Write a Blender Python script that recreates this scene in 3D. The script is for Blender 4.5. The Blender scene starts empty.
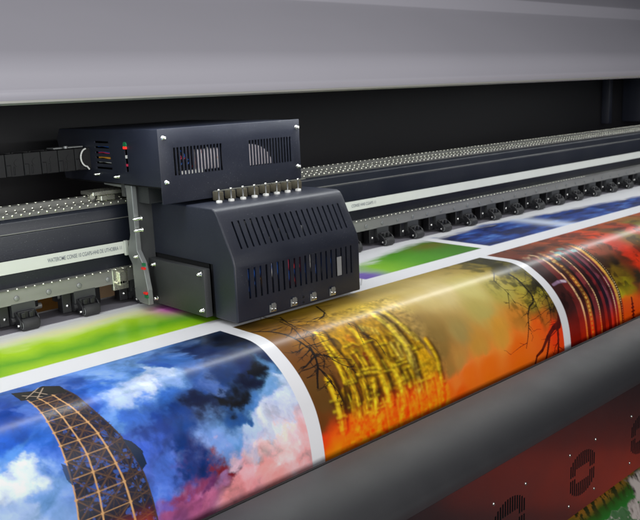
import bpy, bmesh, math, random
import numpy as np
from mathutils import Matrix, Vector

random.seed(5)
rng = np.random.RandomState(11)
SC = bpy.context.scene
COL = SC.collection

# ------------------------------------------------------------------ camera
cam_d = bpy.data.cameras.new('camera')
cam = bpy.data.objects.new('camera', cam_d); COL.objects.link(cam)
cam_d.sensor_width = 36.0; cam_d.lens = 45.36
cam_d.clip_start = 0.02; cam_d.clip_end = 100
# columns: right, up, back (world axes; x along the machine, y to the back, z up)
R_ = ((0.72837582, 0.17036587, -0.66365965),
      (-0.68395993, 0.12305928, -0.71906552),
      (-0.04083474, 0.97766655, 0.20615684))
m = Matrix(R_).to_4x4(); m.translation = Vector((0, 0, 0.55))
cam.matrix_world = m
cam_d.dof.use_dof = True; cam_d.dof.focus_distance = 1.75; cam_d.dof.aperture_fstop = 9.0
SC.camera = cam

# ------------------------------------------------------------------ world, lamps, exposure
w = bpy.data.worlds.new('World'); SC.world = w; w.use_nodes = True
bg = w.node_tree.nodes['Background']
bg.inputs[0].default_value = (0.50, 0.52, 0.62, 1); bg.inputs[1].default_value = 0.07

def area(name, loc, target, sx, sy, power, col=(1, 1, 1), spread=180):
    d = bpy.data.lights.new(name, 'AREA'); d.shape = 'RECTANGLE'; d.size = sx; d.size_y = sy
    d.energy = power; d.color = col; d.spread = math.radians(spread)
    o = bpy.data.objects.new(name, d); COL.objects.link(o)
    o.location = loc
    o.rotation_euler = (Vector(target) - Vector(loc)).to_track_quat('-Z', 'Y').to_euler()
    return o
area('ceiling_lamp', (1.0, -0.1, 2.9), (1.5, 1.4, 0), 3.4, 1.6, 24, (1.0, 0.98, 0.98))
area('front_lamp', (0.2, -2.4, 1.0), (1.6, 1.5, -0.1), 2.6, 1.2, 104, (1.0, 0.99, 0.97))
area('side_lamp', (-1.9, 0.5, 0.35), (1.0, 1.8, 0.3), 0.7, 0.6, 13, (0.86, 0.95, 1.0))
area('led_bar_light', (2.3, 1.640, 0.566), (2.3, 1.640, 0.0), 5.8, 0.10, 19, (0.97, 1.0, 1.0))
area('red_lamp', (4.0, 0.15, -1.58), (3.2, 0.98, -0.6), 2.2, 0.30, 2.1, (1.0, 0.07, 0.01))
area('added_carton_fill', (0.6, 2.35, -1.0), (1.25, 2.7, -0.2), 0.3, 0.3, 5, (1.0, 0.92, 0.8))  # added fill to brighten the cartons, no real lamp there
SC.view_settings.view_transform = 'Standard'; SC.view_settings.look = 'None'
SC.view_settings.exposure = 0.0; SC.view_settings.gamma = 1.0
try: SC.cycles.use_denoising = True
except Exception: pass
SC.cycles.max_bounces = 8

# ------------------------------------------------------------------ materials
def lin(*c):
    return tuple((v / 255 / 12.92) if v / 255 <= 0.04045 else ((v / 255 + 0.055) / 1.055) ** 2.4 for v in c)

def mat(name, col, rough=0.5, metal=0.0, spec=0.5, noise=0.12, nscale=40, bump=0.0, bscale=300, coat=0, rvar=0.08, stretch=None, emit=None, dust=0.0):
    M = bpy.data.materials.new(name); M.use_nodes = True
    nt = M.node_tree; N = nt.nodes; L = nt.links
    b = N['Principled BSDF']
    b.inputs['Roughness'].default_value = rough; b.inputs['Metallic'].default_value = metal
    b.inputs['Specular IOR Level'].default_value = spec
    if coat: b.inputs['Coat Weight'].default_value = coat; b.inputs['Coat Roughness'].default_value = 0.12
    tc = N.new('ShaderNodeTexCoord'); mp = N.new('ShaderNodeMapping')
    L.new(tc.outputs['Object'], mp.inputs[0])
    if stretch: mp.inputs['Scale'].default_value = stretch
    nz = N.new('ShaderNodeTexNoise'); nz.inputs['Scale'].default_value = nscale; nz.inputs['Detail'].default_value = 6
    L.new(mp.outputs[0], nz.inputs['Vector'])
    mx = N.new('ShaderNodeMix'); mx.data_type = 'RGBA'
    mx.inputs[6].default_value = (*[max(0, c * (1 - noise)) for c in col], 1)
    mx.inputs[7].default_value = (*[min(1, c * (1 + noise)) for c in col], 1)
    L.new(nz.outputs['Fac'], mx.inputs[0]); L.new(mx.outputs[2], b.inputs['Base Color'])
    if dust:
        # fine dust and lint specks, in drifts
        d1 = N.new('ShaderNodeTexNoise'); d1.inputs['Scale'].default_value = 420; d1.inputs['Detail'].default_value = 1; L.new(tc.outputs['Object'], d1.inputs['Vector'])
        d2 = N.new('ShaderNodeTexNoise'); d2.inputs['Scale'].default_value = 7; d2.inputs['Detail'].default_value = 4; L.new(tc.outputs['Object'], d2.inputs['Vector'])
        r1 = N.new('ShaderNodeMapRange'); r1.inputs['From Min'].default_value = 0.70; r1.inputs['From Max'].default_value = 0.76; L.new(d1.outputs['Fac'], r1.inputs[0])
        r2 = N.new('ShaderNodeMapRange'); r2.inputs['From Min'].default_value = 0.35; r2.inputs['From Max'].default_value = 0.7; r2.inputs['To Max'].default_value = dust; L.new(d2.outputs['Fac'], r2.inputs[0])
        ml = N.new('ShaderNodeMath'); ml.operation = 'MULTIPLY'; L.new(r1.outputs[0], ml.inputs[0]); L.new(r2.outputs[0], ml.inputs[1])
        ad = N.new('ShaderNodeMath'); ad.operation = 'MULTIPLY_ADD'; ad.inputs[1].default_value = 0.035; L.new(r2.outputs[0], ad.inputs[0]); L.new(ml.outputs[0], ad.inputs[2])
        m2 = N.new('ShaderNodeMix'); m2.data_type = 'RGBA'; m2.inputs[7].default_value = (0.30, 0.30, 0.31, 1); L.new(ad.outputs[0], m2.inputs[0]); L.new(mx.outputs[2], m2.inputs[6])
        L.new(m2.outputs[2], b.inputs['Base Color'])
    mr = N.new('ShaderNodeMapRange'); mr.inputs['To Min'].default_value = max(0.02, rough - rvar); mr.inputs['To Max'].default_value = min(1, rough + rvar)
    L.new(nz.outputs['Fac'], mr.inputs[0]); L.new(mr.outputs[0], b.inputs['Roughness'])
    if bump:
        n2 = N.new('ShaderNodeTexNoise'); n2.inputs['Scale'].default_value = bscale; n2.inputs['Detail'].default_value = 3
        L.new(mp.outputs[0], n2.inputs['Vector'])
        bp = N.new('ShaderNodeBump'); bp.inputs['Strength'].default_value = bump; bp.inputs['Distance'].default_value = 0.001
        L.new(n2.outputs['Fac'], bp.inputs['Height']); L.new(bp.outputs[0], b.inputs['Normal'])
    if emit:
        b.inputs['Emission Color'].default_value = (*emit[:3], 1); b.inputs['Emission Strength'].default_value = emit[3]
    return M

MT = dict(
    slate=mat('slate_powder_coat', (0.0120, 0.0150, 0.0280), 0.42, 0, 0.6, 0.25, 9, 0.35, 900, dust=0.5),
    slate_beam=mat('slate_beam_paint', (0.0070, 0.0095, 0.0175), 0.38, 0, 0.5, 0.12, 14, 0.12, 500, stretch=(0.2, 1, 1), dust=0.5),
    black=mat('matt_black', (0.008, 0.008, 0.009), 0.7, 0, 0.3),
    inner=mat('black_inner_panel', (0.010, 0.010, 0.012), 0.45, 0, 0.4, 0.2, 5, stretch=(0.2, 1, 1)),
    cover=mat('pale_grey_cover_paint', (0.46, 0.45, 0.505), 0.40, 0, 0.4, 0.06, 2.2, 0.05, 200, rvar=0.14, stretch=(0.5, 1, 1)),
    coverlow=mat('cover_metal_edge', (0.50, 0.50, 0.46), 0.4, 0.3, 0.5, 0.05, 5),
    guard=mat('guard_dark_paint', (0.0160, 0.0140, 0.0165), 0.34, 0.0, 0.8, 0.06, 12, 0.10, 700, coat=0.3, dust=0.15),
    guard_lit=mat('guard_paint_lit_copy', (0.022, 0.022, 0.025), 0.50, 0.0, 0.75, 0.06, 12, 0.10, 700),  # same paint as the panel, lightened to stand for light on top
    hanger=mat('dark_hanger_steel', (0.045, 0.047, 0.05), 0.45, 0.2),
    rubber=mat('black_rubber', (0.025, 0.025, 0.027), 0.62, 0, 0.4, 0.3, 120, 0.5, 600),
    plastic=mat('black_plastic', (0.012, 0.012, 0.014), 0.40, 0, 0.5),
    steel=mat('brushed_steel', (0.50, 0.50, 0.49), 0.34, 1.0, 0.5, 0.15, 60, 0.15, 300, stretch=(0.1, 1, 1)),
    rail=mat('rail_steel', (0.30, 0.30, 0.285), 0.42, 0.55, 0.5, 0.18, 40, 0.2, 300, stretch=(0.15, 1, 1)),
    railbar=mat('dark_rail_steel', (0.30, 0.30, 0.28), 0.38, 0.8, 0.5, 0.25, 60, stretch=(0.15, 1, 1)),
    gilt=mat('yellowish_rail_steel', (0.80, 0.80, 0.68), 0.28, 0.9, 0.5, 0.15, 80),
    chrome=mat('bright_screw_steel', (0.75, 0.75, 0.72), 0.22, 1.0, 0.5, 0.08, 60),
    alu=mat('cast_aluminium', (0.25, 0.26, 0.26), 0.42, 0.5, 0.5, 0.12, 40, 0.3, 400),
    strip=mat('pale_timing_strip', (0.60, 0.62, 0.58), 0.45, 0, 0.4, 0.05, 20),
    ink=mat('strip_ink', (0.18, 0.20, 0.23), 0.5),
    plate=mat('grey_side_plate', (0.034, 0.036, 0.038), 0.5, 0, 0.5, 0.12, 50, 0.2, 500, dust=0.4),
    platen=mat('grey_platen', (0.20, 0.19, 0.22), 0.5, 0.2, 0.5, 0.08, 20),
    chain=mat('chain_nylon', (0.008, 0.008, 0.009), 0.55, 0, 0.3, 0.2, 50),
    white=mat('white_nylon', (0.62, 0.62, 0.60), 0.5),
    label=mat('grey_label', (0.30, 0.31, 0.33), 0.4, 0.2),
    red=mat('red_plastic', (0.75, 0.02, 0.015), 0.35),
    green=mat('green_circuit', (0.01, 0.16, 0.06), 0.4),
    blue=mat('blue_wire', (0.01, 0.10, 0.45), 0.4),
    orange=mat('orange_wire', (0.75, 0.35, 0.04), 0.4),
    magenta=mat('red_wire', (0.55, 0.03, 0.08), 0.4),
    fan=mat('grey_fan_housing', (0.80, 0.74, 0.78), 0.45),
    card=mat('brown_cardboard', (0.26, 0.14, 0.035), 0.8, 0, 0.2, 0.2, 8, stretch=(1, 1, 4)),
    cardpale=mat('pale_cardboard', (0.50, 0.38, 0.25), 0.8, 0, 0.2, 0.15, 8),
    floor=mat('dark_floor', (0.05, 0.045, 0.045), 0.5, 0, 0.4, 0.2, 4),
    wall=mat('dark_wall', (0.05, 0.035, 0.032), 0.8, 0, 0.2, 0.2, 2),
)

# ------------------------------------------------------------------ mesh helpers
class MB:
    def __init__(s): s.v = []; s.f = []; s.sm = []
    def add(s, vs, fs, smooth=False):
        n = len(s.v); s.v += [tuple(map(float, v)) for v in vs]
        s.f += [tuple(i + n for i in f) for f in fs]; s.sm += [smooth] * len(fs); return s
    def box(s, x0, x1, y0, y1, z0, z1):
        vs = [(x, y, z) for x in (x0, x1) for y in (y0, y1) for z in (z0, z1)]
        return s.add(vs, [(0, 1, 3, 2), (4, 6, 7, 5), (0, 4, 5, 1), (2, 3, 7, 6), (0, 2, 6, 4), (1, 5, 7, 3)])
    def prism(s, prof, x0, x1, smooth=False):           # prof in (y, z), swept along x
        n = len(prof)
        vs = [(x0, y, z) for y, z in prof] + [(x1, y, z) for y, z in prof]
        s.add(vs, [(i, (i + 1) % n, n + (i + 1) % n, n + i) for i in range(n)], smooth)
        b = len(s.v) - 2 * n
        s.f += [tuple(b + i for i in range(n))[::-1], tuple(b + n + i for i in range(n))]; s.sm += [False, False]
        return s
    def prism_y(s, prof, y0, y1):                       # prof in (x, z), swept along y
        n = len(prof)
        vs = [(x, y0, z) for x, z in prof] + [(x, y1, z) for x, z in prof]
        return s.add(vs, [(i, (i + 1) % n, n + (i + 1) % n, n + i) for i in range(n)] + [tuple(range(n)), tuple(range(n, 2 * n))[::-1]])
    def cyl(s, a, b, r0, r1=None, seg=20, cap=True):
        a = Vector(a); b = Vector(b); r1 = r0 if r1 is None else r1
        d = (b - a).normalized(); u = d.orthogonal().normalized(); v = d.cross(u)
        A = [a + (u * math.cos(t) + v * math.sin(t)) * r0 for t in [2 * math.pi * i / seg for i in range(seg)]]
        B = [b + (u * math.cos(t) + v * math.sin(t)) * r1 for t in [2 * math.pi * i / seg for i in range(seg)]]
        s.add(A + B, [(i, (i + 1) % seg, seg + (i + 1) % seg, seg + i) for i in range(seg)], True)
        if cap: s.add(A, [tuple(range(seg))[::-1]]); s.add(B, [tuple(range(seg))])
        return s
    def lathe(s, a, d, prof, seg=20):                   # prof: (distance along d, radius)
        a = Vector(a); d = Vector(d).normalized(); u = d.orthogonal().normalized(); v = d.cross(u)
        vs = []
        for h, r in prof:
            for i in range(seg):
                t = 2 * math.pi * i / seg; vs.append(a + d * h + (u * math.cos(t) + v * math.sin(t)) * max(r, 1e-5))
        fs = [(k * seg + i, k * seg + (i + 1) % seg, (k + 1) * seg + (i + 1) % seg, (k + 1) * seg + i) for k in range(len(prof) - 1) for i in range(seg)]
        return s.add(vs, fs, True)
    def tube(s, pts, r, seg=8):
        for a, b in zip(pts, pts[1:]): s.cyl(a, b, r, seg=seg, cap=True)
        return s
    def mesh(s, name):
        me = bpy.data.meshes.new(name); me.from_pydata(s.v, [], s.f); me.update()
        bm = bmesh.new(); bm.from_mesh(me); bmesh.ops.recalc_face_normals(bm, faces=bm.faces); bm.to_mesh(me); bm.free()
        me.polygons.foreach_set('use_smooth', s.sm)
        return me

def wloc(o):
    p = Vector((0, 0, 0))
    while o: p += o.location; o = o.parent
    return p

def link(name, me, material, parent=None, centre=True, bevel=0, cut=None, segs=2):
    if centre:
        co = np.empty(len(me.vertices) * 3); me.vertices.foreach_get('co', co); co = co.reshape(-1, 3)
        c = (co.min(0) + co.max(0)) / 2
        me.vertices.foreach_set('co', (co - c).ravel()); c = Vector(c)
    else: c = Vector((0, 0, 0))
    o = bpy.data.objects.new(name, me); COL.objects.link(o)
    if parent: o.parent = parent; o.location = c - wloc(parent)
    else: o.location = c
    if material: me.materials.append(material)
    if cut is not None or bevel:
        co_ = None
        if bevel:
            b = o.modifiers.new('b', 'BEVEL'); b.width = bevel; b.segments = segs; b.limit_method = 'ANGLE'; b.angle_limit = math.radians(28)
            b.harden_normals = False
        if cut is not None:
            co_ = []
            for cu_ in (cut if isinstance(cut, list) else [cut]):
                cm = cu_.mesh('cut'); q = bpy.data.objects.new('cut', cm); COL.objects.link(q)
                if centre:
                    for v in cm.vertices: v.co -= c
                q.location = wloc(o); co_.append(q)
                md = o.modifiers.new('c', 'BOOLEAN'); md.object = q; md.operation = 'DIFFERENCE'; md.solver = 'EXACT'
        bpy.context.view_layer.update()
        dg = bpy.context.evaluated_depsgraph_get()
        new = bpy.data.meshes.new_from_object(o.evaluated_get(dg))
        o.modifiers.clear(); o.data = new
        for q in co_ or []: bpy.data.objects.remove(q)
        if not new.materials: new.materials.append(material)
        if bevel and segs > 1:
            for p in new.polygons: p.use_smooth = True
            try: new.set_sharp_from_angle(angle=math.radians(35))
            except Exception: pass
    return o

def part(name, mb, material, parent, bevel=0, cut=None, segs=2, label=None):
    o = link(name, mb.mesh(name), MT[material] if isinstance(material, str) else material, parent, True, bevel, cut, segs)
    if label: o['label'] = label
    return o

def empty(name, loc, label, cat, group=None):
    o = bpy.data.objects.new(name, None); COL.objects.link(o); o.location = loc; o.empty_display_size = 0.05
    o['label'] = label; o['category'] = cat
    if group: o['group'] = group
    return o

def copy_tree(o, parent, loc):
    c = o.copy(); COL.objects.link(c); c.parent = parent; c.location = loc
    for ch in o.children: copy_tree(ch, c, ch.location.copy())
    return c

def screw(mb, p, d, r=0.0045, h=0.006):
    h *= 1.15; r *= 0.8
    p = Vector(p); d = Vector(d).normalized()
    mb.lathe(p, d, [(0, r * 1.5), (0.0012, r * 1.5), (0.0014, r), (h, r), (h + 0.0008, r * 0.8), (h + 0.0008, r * 0.45), (h - 0.002, r * 0.4), (h - 0.002, 0)], 14)

# ------------------------------------------------------------------ the setting
def struct(name, mb, material):
    o = link(name, mb.mesh(name), MT[material]); o['kind'] = 'structure'; return o
struct('floor', MB().box(-6, 14, -4, 8, -2.02, -2.0), 'floor')
struct('background_wall', MB().box(-6, 14, 5.0, 5.1, -2.0, 4.0), 'wall')

X0, X1 = -0.7, 5.4
# ================================================================== THE PRINTER
printer = empty('large_format_printer', (2.3, 1.8, -0.55), 'dark large format printer with pale grey top cover, rollers along its beam', 'printer')

# top cover: lip, face, facets
cov = [(1.550, 0.550), (1.547, 0.556), (1.547, 0.572), (1.554, 0.580), (1.566, 0.602), (1.580, 0.622), (1.596, 0.638), (1.616, 0.6525), (1.90, 0.818), (1.925, 0.872), (1.95, 0.885), (2.05, 0.945), (2.55, 0.965),
       (2.55, 0.935), (2.06, 0.92), (1.97, 0.862), (1.92, 0.79), (1.66, 0.632), (1.61, 0.605), (1.568, 0.55)]
part('top_cover', MB().prism(cov, X0, X1), 'cover', printer, bevel=0.004, segs=3)
part('cover_edge_trim', MB().prism([(1.5445, 0.549), (1.5445, 0.5535), (1.575, 0.5475), (1.575, 0.545)], X0, X1), 'coverlow', printer)
part('light_block_lining', MB().prism([(1.585, 0.594), (1.67, 0.640), (1.93, 0.78), (2.10, 0.905), (2.45, 0.905), (2.45, 0.895), (2.11, 0.895), (1.94, 0.77), (1.68, 0.632), (1.60, 0.593)], X0, X1), 'black', printer)  # unseen black panel added to keep light out of the interior
part('back_panel', MB().box(X0, X1, 2.45, 2.47, 0.13, 0.90), 'inner', printer)
part('end_housing', MB().box(4.88, 5.3, 2.30, 2.449, 0.28, 0.56), 'slate', printer, bevel=0.004)
part('upright_strut', MB().box(4.62, 4.66, 2.40, 2.449, 0.28, 0.56), 'slate', printer, bevel=0.004)

part('led_bar', MB().prism([(1.586, 0.568), (1.586, 0.580), (1.600, 0.592), (1.662, 0.610), (1.678, 0.600), (1.678, 0.568)], X0, X1), 'alu', printer)
# beam
bprof = [(1.95, 0.075), (1.945, 0.082), (1.945, 0.232), (1.950, 0.236), (1.950, 0.262), (1.958, 0.270), (2.16, 0.272), (2.16, 0.075)]
part('beam', MB().prism(bprof, X0, X1), 'slate_beam', printer, bevel=0.002)
part('seam_strip', MB().box(X0, X1, 1.9435, 1.9475, 0.2345, 0.2362), 'rail', printer)
def rail_bar(y0, y1, z0, z1, name):
    bar = part('guide_rail', MB().prism([(y0, z0), (y0, z1 - 0.002), (y0 + 0.002, z1), (y1, z1), (y1, z0)], X0, X1), 'railbar', printer)
    mb = MB()
    for k, x in enumerate(np.arange(X0 + 0.01, 4.55, 0.0225)):
        mb.lathe((x, y0 + 0.0065, z1 - 0.0004), (0, 0, 1), [(0, 0.0048), (0.0014, 0.0046), (0.0020, 0.0034), (0.0012, 0.0022), (0.0010, 0)], 8)
        mb.lathe((x + 0.011, y0 + 0.0004, (z0 + z1) / 2), (0, -1, 0), [(0, 0.0034), (0.0010, 0.0030), (0.0012, 0)], 8)
    o = part('screw_row', mb, 'gilt', bar); return o
rail_bar(1.956, 1.972, 0.2705, 0.2835, 0)
rail_bar(1.990, 2.008, 0.2725, 0.2985, 0)

# timing strip with its lettering
part_strip = part('timing_strip', MB().box(X0, X1, 1.917, 1.9185, 0.1435, 0.1755), 'strip', printer)
part('strip_clip', MB().box(X0, X1, 1.9195, 1.9455, 0.150, 0.166), 'slate_beam', printer)
def lettering(txt, x0, x1, z, size, y, parent):
    cu = bpy.data.curves.new('t', 'FONT'); cu.body = txt; cu.size = size; cu.offset = size * 0.012
    to = bpy.data.objects.new('t', cu); COL.objects.link(to); bpy.context.view_layer.update()
    me = bpy.data.meshes.new_from_object(to.evaluated_get(bpy.context.evaluated_depsgraph_get()))
    bpy.data.objects.remove(to)
    co = np.array([v.co[:] for v in me.vertices]); mn, mxx = co.min(0), co.max(0)
    for v in me.vertices:
        X = (v.co.x - mn[0]) / (mxx[0] - mn[0]); Z = v.co.y - mn[1] - (mxx[1] - mn[1]) / 2
        v.co = (x0 + X * (x1 - x0), y, z + Z)
    me.materials.clear()
    return link('lettering', me, MT['ink'], parent)
TXT = 'WATEROME CONSE 10 CGAPS-HH0 DE UTHOBRA 11'
lettering(TXT, 0.842, 1.050, 0.1600, 0.0145, 1.9164, part_strip)
lettering('CONSE HH0 CGAPS 11', 1.925, 2.045, 0.1600, 0.0145, 1.9164, part_strip)

# nickel rail over the rollers
mb = MB().prism([(1.926, 0.064), (1.926, 0.100), (1.922, 0.103), (1.944, 0.103), (1.944, 0.100), (1.930, 0.097), (1.930, 0.064)], X0, X1)
rr = part('roller_rail', mb, 'rail', printer)
mb = MB()
for x in np.arange(X0 + 0.02, 3.5, 0.0225):
    mb.lathe((x, 1.9235, 0.1025), (0, -0.4, 1), [(0, 0.0034), (0.0018, 0.0030), (0.0026, 0)], 8)
part('rail_teeth', mb, 'gilt', rr)
mb0 = MB().lathe((0, 0, 0), (0, -1, 0), [(0, 0.0068), (0.0012, 0.0068), (0.0018, 0.0058), (0.0018, 0)], 18)
b0 = None
for k in range(-16, 54):
    x = 0.757 + 0.083 * k
    if x < X0 + .05 or x > X1 - .05: continue
    if b0 is None:
        b0 = link('bolt', mb0.mesh('bolt'), MT['alu'], rr); b0.location = Vector((x, 1.926, 0.079)) - wloc(rr); b0.location.y -= 0.0018
    else:
        c = b0.copy(); COL.objects.link(c); c.parent = rr; c.location = b0.location + Vector((x - bx0, 0, 0)); continue
    bx0 = x

# pinch rollers
def make_roller(x):
    br = MB()
    br.box(x - 0.022, x + 0.022, 1.914, 1.925, 0.022, 0.046)
    br.prism([(1.925, 0.046), (1.905, 0.036), (1.893, 0.026), (1.891, 0.014), (1.898, 0.006), (1.925, 0.010)], x - 0.027, x - 0.022)
    br.prism([(1.925, 0.046), (1.905, 0.036), (1.897, 0.026), (1.897, 0.012), (1.925, 0.010)], x + 0.022, x + 0.026)
    br.box(x - 0.016, x - 0.006, 1.906, 1.914, 0.030, 0.044).box(x + 0.004, x + 0.014, 1.906, 1.914, 0.030, 0.044)
    br.box(x - 0.060, x - 0.036, 1.935, 1.965, 0.012, 0.064)
    br.cyl((x - 0.036, 1.928, 0.024), (x - 0.027, 1.928, 0.024), 0.010, seg=14)
    o = part('pinch_roller', br, 'plastic', printer, bevel=0.0012, segs=1)
    part('hanger_plate', MB().box(x - 0.031, x + 0.029, 1.9255, 1.9285, 0.028, 0.0655).box(x - 0.031, x - 0.027, 1.9285, 1.96, 0.028, 0.0655), 'hanger', o)
    rl = MB().lathe((x - 0.020, 1.903, 0.0150), (1, 0, 0), [(0, 0.008), (0, 0.0138), (0.0012, 0.0148), (0.040, 0.0148), (0.0415, 0.0138), (0.0415, 0.008)], 28)
    part('rubber_wheel', rl, 'rubber', o)
    rg = MB().lathe((x - 0.0205, 1.903, 0.0150), (1, 0, 0), [(0, 0.0088), (-0.0006, 0.0108), (0.0012, 0.0118), (0.0012, 0.0075), (0, 0.0088)], 24)
    part('steel_ring', rg, 'alu', o)
    part('axle_pin', MB().lathe((x - 0.027, 1.903, 0.0150), (-1, 0, 0), [(-0.004, 0.0032), (0.003, 0.0032), (0.004, 0.0024), (0.004, 0)], 12), 'chrome', o)
    part('screw', MB().lathe((x - 0.048, 1.935, 0.030), (0, -1, 0), [(0, 0.0042), (0.003, 0.0042), (0.004, 0)], 10), 'chrome', o)
    return o
r0 = make_roller(0.608)
for k in range(1, 29):
    copy_tree(r0, printer, r0.location + Vector((0.1645 * k, 0, 0)))

# spacer blocks hanging between the rollers
pb = MB().prism([(1.945, 0.064), (1.945, 0.050), (1.96, 0.040), (1.98, 0.040), (1.98, 0.064)], 0.87, 0.92)
part('sensor_block', pb, 'plastic', printer, bevel=0.002)

# platen
part('platen', MB().prism([(1.43, -0.004), (2.02, -0.004), (2.02, -0.03), (1.40, -0.03), (1.40, -0.012)], X0, X1), 'platen', printer)
part('feed_plate', MB().prism([(1.905, 0.0002), (1.905, 0.0012), (2.02, 0.003), (2.02, 0.0002)], X0, X1), 'platen', printer)
part('rear_tie_bar', MB().cyl((X0, 2.03, 0.022), (0.86, 2.03, 0.022), 0.008, seg=14), 'rail', printer)
back_mb = MB()
for x in np.arange(1.9, X1 - .1, 0.1645):
    back_mb.box(x - 0.06, x + 0.07, 1.985, 2.01, 0.0065, 0.074)
part('rear_shroud', back_mb, 'black', printer, bevel=0.002)
part('rear_shroud', MB().box(X0, 0.835, 1.985, 2.01, 0.032, 0.074).box(0.925, 1.010, 1.985, 2.01, 0.005, 0.074), 'black', printer, bevel=0.002)

# front guard
gp = [(1.172, -0.2275)]
for i in range(17):
    t = math.pi / 2 * i / 16
    gp.append((1.145 - 0.165 * math.sin(t) ** 1.15, -0.300 + 0.0722 * math.cos(t) ** 0.85))
gp[-1] = (0.98, -0.300)
inn = [(0.985, -0.300), (0.992, -0.282), (1.02, -0.260), (1.06, -0.245), (1.11, -0.236), (1.168, -0.233), (1.168, -0.45), (1.172, -0.45)]
cut = MB()
vents = [1.808 + 0.332 * k for k in range(-3, 5)]
for vx in vents:
    vz = -0.458; Rr = 0.061
    for i in range(-6, 7):
        dx = i * 0.0098
        if abs(dx) > Rr: continue
        h = math.sqrt(max(0, Rr * Rr - (abs(dx) * 0.82) ** 2))
        inner = 0.020 if abs(i) <= 3 else 0.004
        x = vx + dx
        cut.box(x - 0.0031, x + 0.0031, 0.97, 0.995, vz + inner, vz + h)
        cut.box(x - 0.0031, x + 0.0031, 0.97, 0.995, vz - h, vz - inner)
gt = part('guard_rail', MB().prism(gp + inn, X0, X1, True), 'guard_lit', printer)
gt.data.set_sharp_from_angle(angle=math.radians(32))
part('front_panel', MB().box(X0, X1, 0.98, 0.984, -0.564, -0.3003), 'guard', printer, cut=cut)
part('edge_seal', MB().box(X0, X1, 1.170, 1.1765, -0.245, -0.2262), 'black', printer)
fv0 = None
for vx in vents:
    if fv0 is None:
        # a fan behind the slots
        f = MB().box(vx - 0.064, vx + 0.064, 0.999, 1.02, -0.522, -0.394)
        fv0 = part('vent_fan', f, 'black', printer)
        for sx, sz in ((-0.065, 0.071), (0.065, 0.071), (-0.065, -0.071), (0.065, -0.071)):
            s_ = MB(); s_.lathe((vx + sx, 0.9805, -0.458 + sz), (0, -1, 0), [(0, 0.0042), (0.001, 0.004), (0.0022, 0.0028), (0.0026, 0)], 14)
            part('screw', s_, 'chrome', fv0)
        fx = vx
    else: copy_tree(fv0, printer, fv0.location + Vector((vx - fx, 0, 0)))

# ================================================================== PRINT CARRIAGE
car = empty('print_carriage', (1.30, 1.75, 0.284), 'dark slate print head carriage with slotted hood, standing over the paper', 'print head')
hx0, hx1 = 1.107, 1.528
hood = [(1.497, 0.012), (1.497, 0.150), (1.503, 0.172), (1.553, 0.268), (1.561, 0.279), (1.574, 0.284), (1.86, 0.284), (1.86, 0.012)]
hin = [(1.502, 0.010), (1.502, 0.150), (1.508, 0.170), (1.558, 0.265), (1.565, 0.274), (1.575, 0.279), (1.855, 0.279), (1.855, 0.010)]
def box_slope(mb, xc, t0, t1, wd, lean=0.0):
    # slot cutter through the sloped face, from t0 to t1 along the slope
    a = Vector((1.503, 0.172)); d = Vector((0.050, 0.096)); n = Vector((-0.096, 0.050)).normalized()
    P0 = a + d * t0; P1 = a + d * t1
    pts = [P0 + n * 0.01, P1 + n * 0.01, P1 - n * 0.02, P0 - n * 0.02]
    vs = []
    for sgn in (-1, 1):
        for i, p in enumerate(pts):
            vs.append((xc + sgn * wd / 2, p.x, p.y))
    mb.add(vs, [(0, 1, 2, 3), (7, 6, 5, 4), (0, 4, 5, 1), (1, 5, 6, 2), (2, 6, 7, 3), (3, 7, 4, 0)])
hollow = MB().prism(hin, hx0 + 0.004, hx1 - 0.004)
cut = MB()
for i in range(20):
    box_slope(cut, 1.143 + i * (1.497 - 1.143) / 19, 0.16, 0.82, 0.0052)
for i in range(20):
    x = 1.149 + i * (1.495 - 1.149) / 19
    cut.box(x - 0.0028, x + 0.0028, 1.48, 1.51, 0.066, 0.141)
opening = MB().box(1.09, 1.13, 1.583, 1.87, 0.0, 0.147)     # side opening
hood_o = part('hood', MB().prism(hood, hx0, hx1), 'slate', car, bevel=0.0045, cut=[hollow, cut, opening], segs=3)
# sticker over two slots
part('blank_sticker', MB().box(1.441, 1.457, 1.4952, 1.4962, 0.068, 0.118), 'label', hood_o)
# inside the hood: wires, boards, cylinders seen through the slots
part('dark_liner', MB().box(1.112, 1.522, 1.535, 1.54, 0.02, 0.20).box(1.112, 1.522, 1.60, 1.605, 0.02, 0.276), 'black', hood_o)
wcol = ['blue', 'white', 'blue', 'magenta', 'white', 'blue', 'magenta', 'red', 'orange', 'blue']
for i in range(34):
    k = [0, 1, 4, 5, 7, 8, 9, 10, 11, 12, 13, 14, 15, 2][i % 14]
    x = 1.149 + k * (1.495 - 1.149) / 19 + rng.uniform(-.0015, .0015); z = 0.068 + rng.rand() * 0.045; h = 0.02 + rng.rand() * 0.03
    mb = MB().tube([(x, 1.5045, z), (x + 0.002, 1.504, z + h * .5), (x + rng.uniform(-.004, .004), 1.505, z + h)], 0.0019, 6)
    part('wire', mb, ['blue', 'blue', 'white', 'blue', 'magenta', 'red', 'magenta', 'blue', 'white', 'blue', 'white', 'blue', 'blue', 'orange'][i % 14] if i % 3 else 'blue', hood_o)
for i in range(12):
    x = 1.15 + rng.rand() * 0.2; t = 0.15 + rng.rand() * 0.5
    y = 1.503 + 0.05 * t + 0.009; z = 0.172 + 0.096 * t - 0.004
    part('connector', MB().box(x, x + 0.012 + rng.rand() * .01, y, y + 0.006, z, z + 0.008 + rng.rand() * .012), ['alu', 'plate', 'white'][i % 3] if i % 4 == 0 else 'plate', hood_o)
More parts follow.
